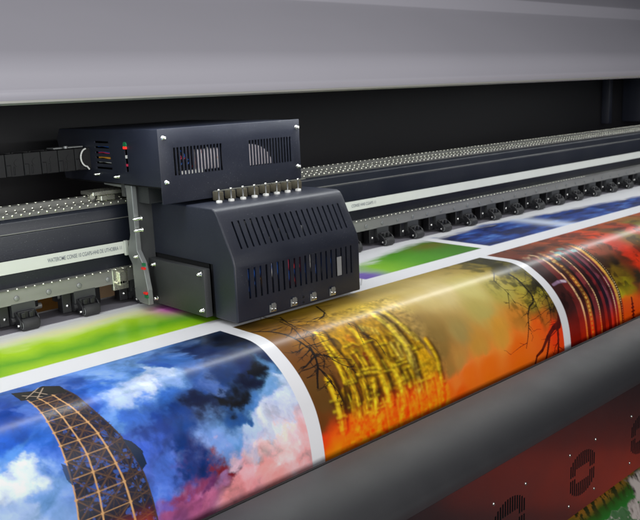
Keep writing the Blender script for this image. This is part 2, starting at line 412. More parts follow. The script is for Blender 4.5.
# latches along the bottom of the hood
l0 = None
for x in (1.216, 1.285, 1.352, 1.421):
    if l0 is None:
        lb = MB().box(x - 0.011, x + 0.011, 1.4945, 1.4965, 0.019, 0.038)
        lb.box(x - 0.006, x + 0.006, 1.4915, 1.4945, 0.030, 0.042)
        l0 = part('latch', lb, 'alu', car, bevel=0.0008, segs=1)
        lk = MB().lathe((x - 0.005, 1.4945, 0.028), (0, -1, 0), [(0, 0.0035), (0.003, 0.0035), (0.004, 0)], 12)
        lk.lathe((x + 0.006, 1.4945, 0.026), (0, -1, 0), [(0, 0.0035), (0.003, 0.0035), (0.004, 0)], 12).box(x - 0.009, x + 0.009, 1.4935, 1.4945, 0.0205, 0.0225)
        part('rivet', lk, 'chrome', l0); xl = x
    else: copy_tree(l0, car, l0.location + Vector((x - xl, 0, 0)))
part('hood_fixing', MB().lathe((1.318, 1.4965, 0.036), (0, -1, 0), [(0, 0.003), (0.001, 0.003), (0.0015, 0)], 10).lathe((1.318, 1.4965, 0.022), (0, -1, 0), [(0, 0.003), (0.001, 0.003), (0.0015, 0)], 10), 'black', car)

# side plate in the recess
sp = part('side_plate', MB().box(1.084, 1.104, 1.592, 1.842, 0.016, 0.136), 'plate', car, bevel=0.002)
for y, z in ((1.815, 0.121), (1.605, 0.124), (1.815, 0.030), (1.605, 0.033)):
    s_ = MB(); screw(s_, (1.0845, y, z), (-1, 0, 0), 0.0052, 0.008); part('screw', s_, 'chrome', sp)
part('plate_backing', MB().box(1.112, 1.116, 1.584, 1.858, 0.012, 0.2), 'black', car)
part('underbody', MB().box(1.12, 1.515, 1.515, 1.85, 0.0095, 0.016), 'black', car)

# mounting bracket between beam and hood
bp = [(1.848, 0.338), (1.980, 0.342), (1.980, 0.326), (1.868, 0.322), (1.866, 0.200), (1.884, 0.160), (1.884, 0.142), (1.868, 0.120), (1.866, 0.030), (1.842, 0.020),
      (1.800, 0.020), (1.800, 0.060), (1.815, 0.130), (1.838, 0.160), (1.838, 0.200), (1.838, 0.330)]
bk = part('mounting_bracket', MB().prism(bp, 1.050, 1.064), 'alu', car, bevel=0.0012, segs=1)
mb = MB().box(1.064, 1.107, 1.842, 1.862, 0.02, 0.33)
part('bracket_rib', mb, 'plate', bk)
for y, z in ((1.826, 0.245), (1.826, 0.215), (1.84, 0.145)):
    s_ = MB(); screw(s_, (1.064, y, z), (-1, 0, 0), 0.0052, 0.020)
    part('screw', s_, 'chrome', bk)
for z in (0.118, 0.052):
    part('limit_switch', MB().box(1.0425, 1.0498, 1.799, 1.813, z - 0.003, z + 0.003), 'red', bk, bevel=0.001, segs=1)
    dz = 0.010 if z > .1 else -0.009
    part('circuit_board', MB().box(1.046, 1.0498, 1.799, 1.813, z + dz - 0.004, z + dz + 0.004), 'green', bk)
sh = MB().box(1.02, 1.066, 1.925, 1.938, 0.045, 0.105).box(1.035, 1.055, 1.915, 1.925, 0.058, 0.094)
for k in range(4): sh.cyl((1.030 + .008 * k, 1.915, 0.066), (1.030 + .008 * k, 1.925, 0.066), 0.0035, seg=8)
part('slider_block', sh, 'gilt', car, bevel=0.001, segs=1)
part('belt_clamp', MB().box(1.056, 1.066, 1.908, 1.9165, 0.138, 0.178), 'strip', car, bevel=0.001, segs=1)
part('carriage_foot', MB().box(1.075, 1.106, 1.850, 1.90, 0.012, 0.05), 'plastic', car, bevel=0.002)
tr = MB().box(1.00, 1.10, 1.950, 2.02, 0.3015, 0.3115).box(1.02, 1.06, 1.945, 1.97, 0.287, 0.30)
tr.cyl((1.0, 1.955, 0.300), (1.0, 1.965, 0.300), 0.008, seg=10)
part('bearing_block', tr, 'gilt', car, bevel=0.001, segs=1)

# upper box
ux0, ux1 = 1.043, 1.492
hollow = MB().box(ux0 + 0.004, ux1 - 0.004, 1.66, 2.18, 0.31, 0.468)
cut = MB()
def slots(x0, x1, n, z0, z1):
    for i in range(n):
        x = x0 + (x1 - x0) * i / (n - 1); cut.box(x - 0.0029, x + 0.0029, 1.66, 1.70, z0, z1)
for i in range(6):
    z = 0.371 + i * 0.0136; cut.box(1.03, 1.06, 1.915 + 0.002 * i, 2.000, z - 0.0028, z + 0.0028)
cut.box(1.03, 1.06, 1.832, 1.846, 0.366, 0.432)
ub = MB()
ub.prism([(1.6838, 0.334), (1.6838, 0.473), (2.20, 0.473), (2.22, 0.445), (2.19, 0.334)], ux0 + 0.0005, ux1 - 0.0005)
upper = part('upper_box', ub, 'slate', car, bevel=0.0015, cut=[hollow, cut])
cut = MB(); slots(1.085, 1.224, 15, 0.360, 0.428); slots(1.318, 1.457, 15, 0.361, 0.429)
part('front_plate', MB().box(ux0 - 0.0015, ux1 + 0.0015, 1.680, 1.6836, 0.293, 0.4745), 'slate', upper, bevel=0.0017, cut=cut)
part('box_floor', MB().box(ux0 + 0.006, ux1 - 0.004, 1.69, 2.18, 0.330, 0.333), 'black', upper)
part('dark_support', MB().box(1.125, 1.45, 1.74, 1.86, 0.2845, 0.332), 'black', car)
part('dark_support', MB().box(1.048, 1.075, 1.870, 1.885, 0.30, 0.333).box(1.07, 1.14, 1.79, 1.84, 0.2845, 0.332), 'plate', car)
for x, z in ((1.056, 0.453), (1.056, 0.346), (1.482, 0.453), (1.482, 0.346)):
    s_ = MB(); screw(s_, (x, 1.6805, z), (0, -1, 0), 0.0045, 0.009); part('screw', s_, 'chrome', upper)
for y, z in ((1.885, 0.352), (1.990, 0.354)):
    s_ = MB(); screw(s_, (1.0432, y, z), (-1, 0, 0), 0.0045, 0.011); part('screw', s_, 'chrome', upper)
# contents behind the slots
part('dark_liner', MB().box(1.06, 1.48, 1.722, 1.725, 0.338, 0.46).box(1.072, 1.075, 1.76, 2.15, 0.338, 0.46), 'black', upper)
part('cooling_fan', MB().box(1.15, 1.225, 1.6865, 1.706, 0.366, 0.418), 'fan', upper, bevel=0.003)
fb = MB().prism_y([(1.316, 0.363)] + [(1.316 + 0.078 * math.sin(t), 0.363 + 0.056 * math.cos(t)) for t in np.linspace(0, math.pi / 2, 12)], 1.686, 1.705)
part('cooling_fan', fb, 'fan', upper)
for i in range(15):
    x = 1.085 + 0.139 * i / 14
    if 2 <= i <= 8: part('terminal', MB().box(x - 0.003, x + 0.003, 1.6842, 1.692, 0.3605, 0.369), 'white', upper)
for i, c in enumerate(['white', 'orange', 'blue', 'magenta', 'blue', 'red', 'white', 'magenta', 'red', 'blue', 'white', 'magenta']):
    x = 1.085 + rng.rand() * 0.13; z = 0.375 + rng.rand() * 0.03
    part('wire', MB().tube([(x, 1.6885, z), (x + 0.006, 1.6875, z + 0.008), (x + rng.uniform(-.012, .012), 1.6885, z + 0.02)], 0.0014, 6), c, upper)
for i, (c, z) in enumerate([('blue', 0.427), ('blue', 0.413), ('magenta', 0.410), ('orange', 0.400), ('white', 0.386), ('orange', 0.397)]):
    part('wire', MB().tube([(1.0515, 1.92, z - .001), (1.050, 1.945, z), (1.0505, 1.97, z + 0.002), (1.0525, 1.995, z)], 0.0022, 6), c, upper)
part('indicator', MB().box(1.0405, 1.052, 1.832, 1.846, 0.424, 0.430), mat('lit_red_indicator', (0.8, 0.03, 0.02), 0.3, emit=(1, 0.03, 0.02, 0.9)), upper)
part('circuit_board', MB().cyl((1.044, 1.839, 0.434), (1.041, 1.839, 0.434), 0.008, seg=12), 'green', upper)
part('terminal', MB().box(1.044, 1.052, 1.836, 1.844, 0.400, 0.408), 'white', upper)
part('terminal', MB().box(1.044, 1.052, 1.836, 1.843, 0.380, 0.386), 'magenta', upper)
# tube fittings on the hood
f0 = None
for i in range(8):
    x = 1.181 + i * 0.0378; y = 1.642
    if f0 is None:
        f = MB().lathe((x, y, 0.284), (0, 0, 1), [(0, 0.0078), (0.005, 0.0078), (0.006, 0.006), (0.006, 0)], 18)
        f0 = part('tube_fitting', f, 'white', car)
        part('stem', MB().lathe((x, y, 0.290), (0, 0, 1), [(0, 0.0022), (0.024, 0.0022), (0.025, 0.003), (0.028, 0.003), (0.028, 0)], 12), 'chrome', f0)
        part('elbow', MB().box(x + 0.006, x + 0.020, y + 0.006, y + 0.036, 0.287, 0.310), mat('smoky_tube', (0.10, 0.09, 0.065), 0.25), f0, bevel=0.002)
        fx = x
    else: copy_tree(f0, car, f0.location + Vector((x - fx, 0, 0)))
part('manifold_bar', MB().box(1.166, 1.47, 1.636, 1.643, 0.3135, 0.3155), 'gilt', car)

# ================================================================== CABLE CHAIN
chain = empty('cable_chain', (0.9, 2.07, 0.363), 'black plastic cable chain running from the left into the side of the upper carriage box', 'cable chain')
c0 = None
for k in range(34):
    x = 1.000 - 0.047 * k
    if x < X0: break
    if c0 is None:
        c = MB().box(x, x + 0.0455, 2.030, 2.036, 0.365, 0.424).box(x, x + 0.0455, 2.104, 2.110, 0.365, 0.424)
        c.box(x + 0.004, x + 0.030, 2.036, 2.104, 0.417, 0.422).box(x + 0.004, x + 0.030, 2.036, 2.104, 0.367, 0.372)
        c.box(x + 0.0, x + 0.012, 2.0275, 2.0305, 0.366, 0.396).box(x + 0.018, x + 0.022, 2.0275, 2.0305, 0.370, 0.392)
        c.cyl((x + 0.030, 2.0285, 0.400), (x + 0.030, 2.0305, 0.400), 0.009, seg=14)
        c0 = part('chain_link', c, 'chain', chain, bevel=0.0015, segs=1)
        cx = x
    else: copy_tree(c0, chain, c0.location + Vector((x - cx, 0, 0)))
arc = [(1.030 - 0.018 * math.sin(t), 2.022, 0.398 + 0.024 * math.cos(t)) for t in np.linspace(0.1, math.pi - 0.1, 12)]
part('end_ring', MB().tube(arc + [(1.034, 2.022, 0.366)], 0.0022, 8), 'white', chain)
part('flat_cable', MB().box(X0, 1.02, 2.045, 2.095, 0.385, 0.392), 'plastic', chain)
part('chain_clamp', MB().box(0.955, 1.04, 2.06, 2.10, 0.4245, 0.4275).cyl((0.985, 2.05, 0.425), (0.985, 2.05, 0.431), 0.006, seg=12), 'alu', chain)

# ================================================================== things behind, seen through the gap
def carton(name, x0, x1, y0, y1, z0, z1, m_, label):
    e = empty(name, ((x0 + x1) / 2, (y0 + y1) / 2, z0), label, 'box')
    part('side_walls', MB().box(x0, x1, y0, y1, z0, z1), m_, e, bevel=0.004)
    part('flap', MB().box(x0 + 0.004, x1 - 0.004, y0 + 0.004, (y0 + y1) / 2 - 0.003, z1 + 0.0005, z1 + 0.0045), m_, e)
    part('flap', MB().box(x0 + 0.004, x1 - 0.004, (y0 + y1) / 2 + 0.003, y1 - 0.004, z1 + 0.0005, z1 + 0.0045), m_, e)
    part('packing_tape', MB().box(x0 + 0.002, x1 - 0.002, (y0 + y1) / 2 - 0.03, (y0 + y1) / 2 + 0.03, z1 + 0.0048, z1 + 0.0056), 'label', e)
    return e
carton('cardboard_box', 0.75, 1.28, 2.70, 3.1, -2.0, 0.05, 'card', 'ochre brown cardboard box behind the printer, seen between the two left rollers')
carton('cardboard_box', 1.335, 1.60, 2.72, 3.1, -2.0, 0.05, 'cardpale', 'pale tan cardboard box behind the printer, seen just left of the carriage')

# ================================================================== THE PRINTED BANNER
PR = np.array([(2.4, 0), (1.44, 0), (1.42, -.0003), (1.395, -.003), (1.365, -.0115), (1.335, -.028), (1.305, -.048), (1.278, -.072), (1.254, -.101), (1.235, -.133),
               (1.222, -.17), (1.214, -.21), (1.21, -.25), (1.209, -.33)])
def smooth_profile(P_, n=24):
    out = []
    for i in range(len(P_) - 1):
        p0 = P_[max(0, i - 1)]; p1 = P_[i]; p2 = P_[i + 1]; p3 = P_[min(len(P_) - 1, i + 2)]
        d = np.linalg.norm(p2 - p1)
        m1 = (p2 - p0) / max(1e-9, np.linalg.norm(p2 - p0)) * d; m2 = (p3 - p1) / max(1e-9, np.linalg.norm(p3 - p1)) * d
        for k in range(n):
            t = k / n
            out.append((2 * t**3 - 3 * t**2 + 1) * p1 + (t**3 - 2 * t**2 + t) * m1 + (-2 * t**3 + 3 * t**2) * p2 + (t**3 - t**2) * m2)
    out.append(P_[-1]); return np.array(out)
Sn = np.concatenate([[0], np.cumsum(np.hypot(*np.diff(PR, axis=0).T))])
OFF = 0.2          # nodes start at y 2.4; art coordinates count from y 2.6
dense = smooth_profile(PR)
Sd = np.concatenate([[0], np.cumsum(np.hypot(*np.diff(dense, axis=0).T))])
Sd *= Sn[-1] / Sd[-1]
tail = np.array([(1.209, -.33), (1.205, -.40), (1.17, -.46), (1.09, -.53), (1.00, -.585), (0.975, -.610), (0.945, -.655), (0.90, -.73), (0.84, -.84), (0.78, -.96), (0.75, -1.06)])
taild = smooth_profile(tail, 14)
St = np.concatenate([[0], np.cumsum(np.hypot(*np.diff(taild, axis=0).T))]) + Sn[-1]
ally = np.concatenate([dense[:, 0], taild[1:, 0]]); allz = np.concatenate([dense[:, 1], taild[1:, 1]])
allS = np.concatenate([Sd, St[1:]]) + OFF
s_rows = np.concatenate([np.linspace(0.555, 0.66, 6), np.linspace(0.67, 1.06, 130), np.linspace(1.0625, 1.56, 360), np.linspace(1.58, 1.80, 14), np.linspace(1.81, 2.2, 190), np.linspace(2.22, allS[-1], 14)])
u = np.linspace(0, 1, 2100)
xa, xb = -0.25, 4.9
x_cols = (xa + 1.0) * ((xb + 1.0) / (xa + 1.0)) ** u - 1.0
# finer columns where the prints show largest
x_cols = np.sort(np.concatenate([x_cols, np.linspace(0.42, 1.3, 260)]))
XX, SS = np.meshgrid(x_cols, s_rows)          # rows: s
YY = np.interp(SS, allS, ally); ZZ = np.interp(SS, allS, allz)

# ---- inks --------------------------------------------------------------
def hash2(ix, iy, seed):
    h = (ix.astype(np.int64) * 374761393 + iy.astype(np.int64) * 668265263 + seed * 974711) & 0x7fffffff
    h = ((h ^ (h >> 13)) * 1274126177) & 0x7fffffff
    return ((h ^ (h >> 16)) & 0xffff) / 65535.0
def vnoise(x, y, seed=0):
    ix = np.floor(x); iy = np.floor(y); fx = x - ix; fy = y - iy
    fx = fx * fx * fx * (fx * (fx * 6 - 15) + 10); fy = fy * fy * fy * (fy * (fy * 6 - 15) + 10)
    a = hash2(ix, iy, seed); b = hash2(ix + 1, iy, seed); c = hash2(ix, iy + 1, seed); d = hash2(ix + 1, iy + 1, seed)
    return (a * (1 - fx) + b * fx) * (1 - fy) + (c * (1 - fx) + d * fx) * fy
def fbm(x, y, f, o=5, seed=0):
    t = 0; a = 0.5; n = 0
    for i in range(o):
        t = t + a * vnoise(x * f + 7.3 * i, y * f + 3.1 * i, seed + i); n += a; a *= 0.53; f *= 2.07
    return t / n
def sst(e0, e1, v):
    t = np.clip((v - e0) / (e1 - e0), 0, 1); return t * t * (3 - 2 * t)
def C(*c): return np.array(lin(*c)) / 0.72
img = np.empty(XX.shape + (3,)); img[:] = (0.80, 0.80, 0.83)
def mixc(sl, col, a):
    a = np.clip(a, 0, 1)[..., None]; img[sl] = img[sl] * (1 - a) + np.clip(col, 0, 0.9) * a
def window(x0, x1, s0, s1):
    i0, i1 = np.searchsorted(s_rows, [s0, s1]); j0, j1 = np.searchsorted(x_cols, [x0, x1])
    return (slice(max(i0, 0), i1), slice(max(j0, 0), j1))
def stroke(pts, wd, col, alpha=1.0, wd2=None, soft=0.0008, clip=None):
    """a line of ink along pts (x, s), tapering from wd to wd2"""
    wd2 = wd if wd2 is None else wd2; n = len(pts) - 1; col = np.array(col)
    for k, ((xa_, sa), (xb_, sb)) in enumerate(zip(pts, pts[1:])):
        ra = wd + (wd2 - wd) * k / n; rb = wd + (wd2 - wd) * (k + 1) / n; mm = max(ra, rb) + 3 * soft
        sl = window(min(xa_, xb_) - mm, max(xa_, xb_) + mm, min(sa, sb) - mm, max(sa, sb) + mm)
        X = XX[sl]; S_ = SS[sl]
        if X.size == 0: continue
        dx, ds = xb_ - xa_, sb - sa; L2 = dx * dx + ds * ds + 1e-12
        t = np.clip(((X - xa_) * dx + (S_ - sa) * ds) / L2, 0, 1)
        d = np.hypot(X - xa_ - t * dx, S_ - sa - t * ds); r = ra + (rb - ra) * t
        a = alpha * (1 - sst(-soft, soft, d - r))
        if clip is not None: a = a * ((X > clip[0]) & (X < clip[1]))
        mixc(sl, col, a)
def poly(pts, col, alpha=1.0):
    xs_ = [p[0] for p in pts]; ss_ = [p[1] for p in pts]
    sl = window(min(xs_), max(xs_), min(ss_), max(ss_)); X = XX[sl]; S_ = SS[sl]
    ins = np.zeros(X.shape, bool)
    for (x1, y1), (x2, y2) in zip(pts, pts[1:] + pts[:1]):
        if y1 == y2: continue
        ins ^= ((y1 > S_) != (y2 > S_)) & (X < (x2 - x1) * (S_ - y1) / (y2 - y1) + x1)
    mixc(sl, col, ins * alpha)
def grad(v, stops):
    xs_ = [s[0] for s in stops]; cs = np.array([s[1] for s in stops])
    return np.stack([np.interp(v, xs_, cs[:, i]) for i in range(3)], -1)

SB, ST, SE = 1.080, 0.735, 1.62       # front row begins, back row begins, front row ends
# ---- print 1: lattice tower against a blue sky with clouds
sl = window(-0.24, 1.070, SB, SE); X = XX[sl]; S_ = SS[sl]
SKY = [(0.30,1.10,30,70,160),(0.30,1.25,60,110,200),(0.30,1.40,190,205,230),
 (5,410,30,70,160),(10,440,40,90,190),(5,490,200,215,235),(30,475,190,205,230),(45,500,120,150,210),(20,515,150,175,220),(60,460,60,100,195),(45,450,50,100,195),(20,460,90,130,205),
 (100,385,60,100,190),(110,375,120,150,215),(130,372,90,120,190),(150,370,170,190,225),(125,390,160,180,220),(145,385,190,205,235),(165,380,130,150,205),(180,362,70,100,170),
 (200,352,20,35,80),(225,340,12,16,36),(240,338,10,12,28),(250,345,20,30,60),(265,350,20,40,85),(190,375,60,85,150),(215,372,30,50,100),(205,385,40,70,140),(170,400,55,95,175),
 (140,410,80,110,200),(120,415,110,140,208),(110,440,90,108,205),(135,440,65,90,190),(160,430,18,58,140),(180,420,18,58,130),(185,440,12,66,140),(175,460,18,58,130),(195,470,12,46,110),
 (205,410,12,22,58),(220,400,5,6,16),(232,395,5,6,16),(245,380,16,20,50),(255,370,6,8,22),(240,365,26,40,90),(270,368,100,125,175),(280,375,165,185,215),(290,390,178,192,222),
 (265,390,110,140,190),(250,405,80,110,170),(235,415,50,82,145),(245,425,160,180,215),(270,420,190,200,225),(295,415,182,192,220),(305,430,190,180,210),(300,445,225,165,185),
 (280,440,215,190,210),(255,445,190,185,215),(230,440,110,142,200),(215,450,120,142,205),(225,465,190,170,205),(245,465,225,160,185),(265,460,240,160,175),(285,465,245,150,165),
 (240,485,235,140,160),(215,480,170,110,170),(200,490,120,50,110),(225,478,130,24,44),(210,472,140,34,55),(185,490,150,60,110),(170,500,130,90,180),(160,480,90,110,200),
 (190,505,190,90,150),(205,505,200,100,150),(170,515,170,80,140),(155,505,120,100,190),(298,375,60,90,150),(284,362,20,40,80),(160,365,60,90,170),(85,400,40,80,170),(75,385,40,80,165)]
CR = ((0.72837582, 0.66365965), (-0.17036587, -0.12305928), (-0.04083474, -0.97766655, -0.20615684))
def on_sheet(u_, v_):
    # a sheet point (x, s) for a spot measured in the photograph
    c = np.array([u_ - 320.0, v_ - 260.0, 806.3677820944981])
    M_ = np.array([[0.72837582, -0.17036587, 0.66365965], [-0.68395993, -0.12305928, 0.71906552], [-0.04083474, -0.97766655, -0.20615684]])
    r = M_ @ c; A_ = (PR[:, 1] - 0.55) / np.where(PR[:, 0] == 2.4, 2.6, PR[:, 0])
    s_ = float(np.interp(-r[2] / r[1], -A_, ART_S)); y_ = float(np.interp(s_, ART_S, np.where(PR[:, 0] == 2.4, 2.6, PR[:, 0])))
    return r[0] / r[1] * y_, s_
ART_S = Sn + np.where(np.arange(len(Sn)) == 0, 0.0, 0.2)
def field(pts, X_, T, sig):
    num = np.zeros(X_.shape + (3,)); den = np.zeros(X_.shape)
    for p in pts:
        x_, s_ = (p[0], p[1]) if p[1] < 3 else on_sheet(p[0], p[1])
        w_ = 1.0 / (((X_ - x_) ** 2 + (T - s_) ** 2) / sig ** 2 + 0.08) ** 2
        num += w_[..., None] * C(*p[2:]); den += w_
    return num / den[..., None]
wa = (fbm(X, S_, 13, 6, 31) - 0.5); wb = (fbm(X, S_, 13, 6, 47) - 0.5); wc = (fbm(X, S_, 45, 5, 53) - 0.5); wd_ = (fbm(X, S_, 45, 5, 59) - 0.5)
n1 = fbm(X + 0.05 * wa, S_ + .05 * wb, 9, 6, 1); n2 = fbm(X + 0.06 * wb, S_ + 0.06 * wa, 30, 6, 9)
img[sl] = field(SKY, X + 0.11 * wa + 0.035 * wc, S_ + 0.11 * wb + 0.035 * wd_, 0.02)
img[sl] *= (0.50 + 1.0 * n2)[..., None]
img[sl] = np.clip(img[sl], 0, 1) ** 1.12
lm = sst(0.15, 0.6, img[sl][..., 1])[..., None]; img[sl] *= (1 - lm) * np.array([0.66, 1.04, 0.96]) + lm * np.array([1.04, 1.0, 0.93])
wm_ = sst(0.0, 0.12, img[sl][..., 0] - img[sl][..., 1])[..., None]; img[sl] *= (1 - wm_) + wm_ * np.array([1.10, 0.96, 0.80])
hz = sst(0.50, 0.74, n2 * 0.6 + n1 * 0.4) * 0.12
mixc(sl, C(170, 190, 228), hz * sst(0.06, 0.25, img[sl][..., 2]))
def blob(x0, s0, rx, rs): return np.exp(-(((X - x0) / rx) ** 2 + ((S_ - s0) / rs) ** 2))
# tower
def lerp(a, b, t): return a + (b - a) * t
def edge(which, s):
    tab = dict(L=[(1.15, .563), (1.30, .559), (1.40, .548), (1.62, .515)], M=[(1.17, .581), (1.25, .589), (1.34, .595), (1.46, .585), (1.62, .575)],
               R=[(1.11, .608), (1.2, .608), (1.3, .630), (1.40, .640), (1.62, .648)], F=[(1.13, .634), (1.24, .643), (1.33, .668), (1.41, .681), (1.62, .694)])[which]
    return float(np.interp(s, [t[0] for t in tab], [t[1] for t in tab]))
ss_ = np.linspace(1.13, 1.62, 40)
poly([(edge('L', s), s) for s in ss_] + [(edge('F', s), s) for s in ss_[::-1]], C(24, 20, 24), 0.96)
# sky glints through the ironwork
slt = window(0.50, 0.71, 1.15, SE); gl = fbm(XX[slt], SS[slt], 95, 3, 77)
inF = (XX[slt] > np.interp(SS[slt], ss_, [edge('L', s) for s in ss_])) & (XX[slt] < np.interp(SS[slt], ss_, [edge('F', s) for s in ss_]))
mixc(slt, C(52, 84, 160), 0.75 * inF * sst(0.60, 0.70, gl) * sst(1.18, 1.3, SS[slt]))
gold = C(190, 146, 98); brown = C(92, 66, 50); dim = C(60, 48, 44)
levels = [1.175]
while levels[-1] < 1.62: levels.append(levels[-1] + 0.022 + (levels[-1] - 1.15) * 0.062)
for a, b in zip(levels, levels[1:]):
    L0, L1, M0, M1, R0, R1, F0, F1 = [edge(q, v) for q in 'LMRF' for v in (a, b)]
    dk_ = 0.0012
    for (p, q) in (((L0, a), (M1, b)), ((M0, a), (L1, b)), ((M0, a), (R1, b)), ((R0, a), (M1, b))):
        stroke([p, q], dk_, brown, 0.95)
    mid = (a + b) / 2
    for (p, q) in (((L0, a), ((M0 + M1) / 2, mid)), (((M0 + M1) / 2, mid), (R0, a))): stroke([p, q], 0.0008, dim)
    for (p, q) in (((R0, a), (F1, b)), ((F0, a), (R1, b)), ((R0, mid), (F0, b)), ((R1, b), (F1, mid))): stroke([p, q], 0.0009, brown * 0.6, 0.8)
    for q in np.linspace(0.12, 0.88, 4):
        stroke([(lerp(L0, M0, q), a), (lerp(L1, M1, 1 - q), b)], 0.0006, dim, 0.8); stroke([(lerp(M0, R0, q), a), (lerp(M1, R1, 1 - q), b)], 0.0006, brown * .7, 0.8)
        stroke([(lerp(R0, F0, q), a), (lerp(R1, F1, 1 - q), b)], 0.0006, dim, 0.8)
    stroke([(L0, mid), (R0, mid)], 0.0006, brown, 0.8)
    stroke([(L0, a), (M0, a), (R0, a)], 0.0008, gold * 0.75)
    stroke([(R0, a), (F0, a - 0.008)], 0.0011, brown, 0.8)
    for q in (L0, M0, R0): stroke([(q - 0.0015, a), (q + 0.0015, a)], 0.0017, gold)
for nm, w0, w1 in (('L', 0.0011, 0.0014), ('M', 0.0011, 0.0018), ('R', 0.0013, 0.0020)):
    stroke([(edge(nm, s), s) for s in np.linspace(1.15 if nm != 'R' else 1.115, 1.62, 30)], w0, gold, 1.0, w1)
stroke([(edge('F', s), s) for s in ss_], 0.0015, dim)
stroke([(lerp(edge('R', s), edge('F', s), .55), s) for s in ss_], 0.0012, dim)
poly([(0.556, 1.10), (0.553, 1.155), (0.575, 1.163), (0.600, 1.165), (0.635, 1.178), (0.640, 1.135), (0.615, 1.108), (0.590, 1.12)], C(22, 18, 20))
for a, b in (((.565, 1.15), (.606, 1.112)), ((.58, 1.165), (.612, 1.12)), ((.566, 1.13), (.59, 1.165)), ((.59, 1.125), (.602, 1.16))): stroke([a, b], 0.0010, C(170, 150, 130))
poly([(0.668, 1.335), (0.682, 1.345), (0.694, 1.368), (0.693, 1.395), (0.680, 1.402)], C(20, 36, 62))
poly([(0.545, 1.340), (0.556, 1.350), (0.556, 1.37), (0.550, 1.385), (0.543, 1.37)], C(20, 36, 62), 0.8)
slt = window(0.53, 0.70, 1.44, SE); mixc(slt, C(190, 60, 30), 0.55 * inF[-XX[slt].shape[0]:, :][:, :XX[slt].shape[1]] * 0 + 0.6 * sst(1.455, 1.52, SS[slt]) * sst(0.55, 0.6, XX[slt]) * (1 - sst(.67, .69, XX[slt])))  # red lamp glow painted onto the tower's foot

# ---- print 2: carved golden facade, dusk haze and bare branches
sl = window(1.107, 2.105, SB, SE); X = XX[sl]; S_ = SS[sl]
n1 = fbm(X, S_, 6, 5, 101); n2 = fbm(X, S_, 22, 5, 113); n3 = fbm(X * 1.0, S_ * 0.4, 60, 4, 127)
DUSK = [(240,330,70,52,18),(260,322,104,80,18),(290,312,124,98,22),(320,300,112,92,26),(350,295,140,114,44),(380,290,152,132,70),(400,280,138,118,52),(420,270,110,95,30),(450,262,112,102,34),(480,258,92,86,24),(500,262,80,74,20),
 (270,335,112,76,20),(285,345,106,66,20),(300,345,128,82,16),(300,360,98,58,20),(310,375,94,58,24),(318,390,88,58,22),(325,405,86,56,20),(325,425,92,50,14),(326,445,205,50,8),(330,455,245,60,6),
 (330,335,146,104,24),(350,325,160,128,38),(375,315,174,148,54),(395,303,180,156,84),(420,295,182,162,100),(440,290,186,168,112),(400,320,152,122,60),(420,325,136,110,58),(435,335,126,100,50),(440,350,128,98,46),(450,370,144,104,46),
 (455,385,215,110,34),(460,330,146,124,68),(480,310,164,148,78),(500,290,158,146,66),(520,285,152,140,50),(540,290,130,120,36),(470,290,176,164,94),(480,345,178,128,50),(460,360,168,122,56),(500,330,192,136,48),(520,320,186,116,38),
 (540,330,240,90,16),(520,350,255,92,8),(490,365,255,98,12),(470,375,250,98,16),(450,390,250,92,12),(460,395,255,82,8),(550,305,112,90,28),(545,320,175,86,22),(555,330,224,50,8),(530,300,160,138,46),(555,315,116,54,20),(535,275,100,90,22),(515,268,90,82,22),
 (1.20,1.60,250,70,6),(1.50,1.60,255,80,6),(1.80,1.60,255,80,6),(2.08,1.60,235,50,6)]  # orange tones at the foot include painted red lamp glow
img[sl] = field(DUSK, X + 0.03 * (n1 - 0.5) + 0.02 * (n2 - .5), S_ + 0.03 * (fbm(X, S_, 9, 5, 151) - 0.5) + 0.02 * (n2 - .5), 0.03) * (0.94 + 0.12 * n3[..., None])
mixc(sl, C(60, 56, 14), 0.75 * sst(1.86, 1.99, X + 0.22 * (n2 - 0.5)) * (1 - sst(1.36, 1.46, S_ + 0.1 * (n2 - .5))) * sst(0.42, 0.60, n2))
mixc(sl, C(36, 32, 10), 0.85 * sst(1.96, 2.06, X + .15 * (n1 - .5)) * (1 - sst(1.38, 1.50, S_)) * sst(0.50, 0.62, n2))
# carved golden facade
yel = C(186, 138, 12); hil = C(226, 184, 34); shd = C(104, 62, 8); dkk = C(46, 24, 6); redw = C(104, 18, 6); pale = C(222, 196, 84)
XX0, SS0 = XX, SS
XX = XX0 + 0.0030 * (fbm(XX0, SS0, 70, 4, 501) - 0.5); SS = SS0 + 0.005 * (fbm(XX0, SS0, 60, 4, 511) - 0.5)
def PX(pts): return [on_sheet(*p) for p in pts]
def tile(ox, oy, pts, k=7.4286): return PX([(ox + a / k, oy + b / k) for a, b in pts])
fac = PX([(318, 334), (335, 326), (352, 321), (375, 312), (390, 320), (404, 332), (420, 345), (434, 358), (442, 380), (446, 408), (446, 460), (400, 500), (330, 500), (343, 440), (343, 419), (337, 398), (345, 384), (342, 374), (333, 358)])
poly(fac, yel * 0.72, 0.9)
slf = window(1.18, 1.56, 1.18, SE); q1 = fbm(XX[slf], SS[slf] * .55, 60, 5, 141); q2 = fbm(XX[slf], SS[slf], 130, 3, 149)
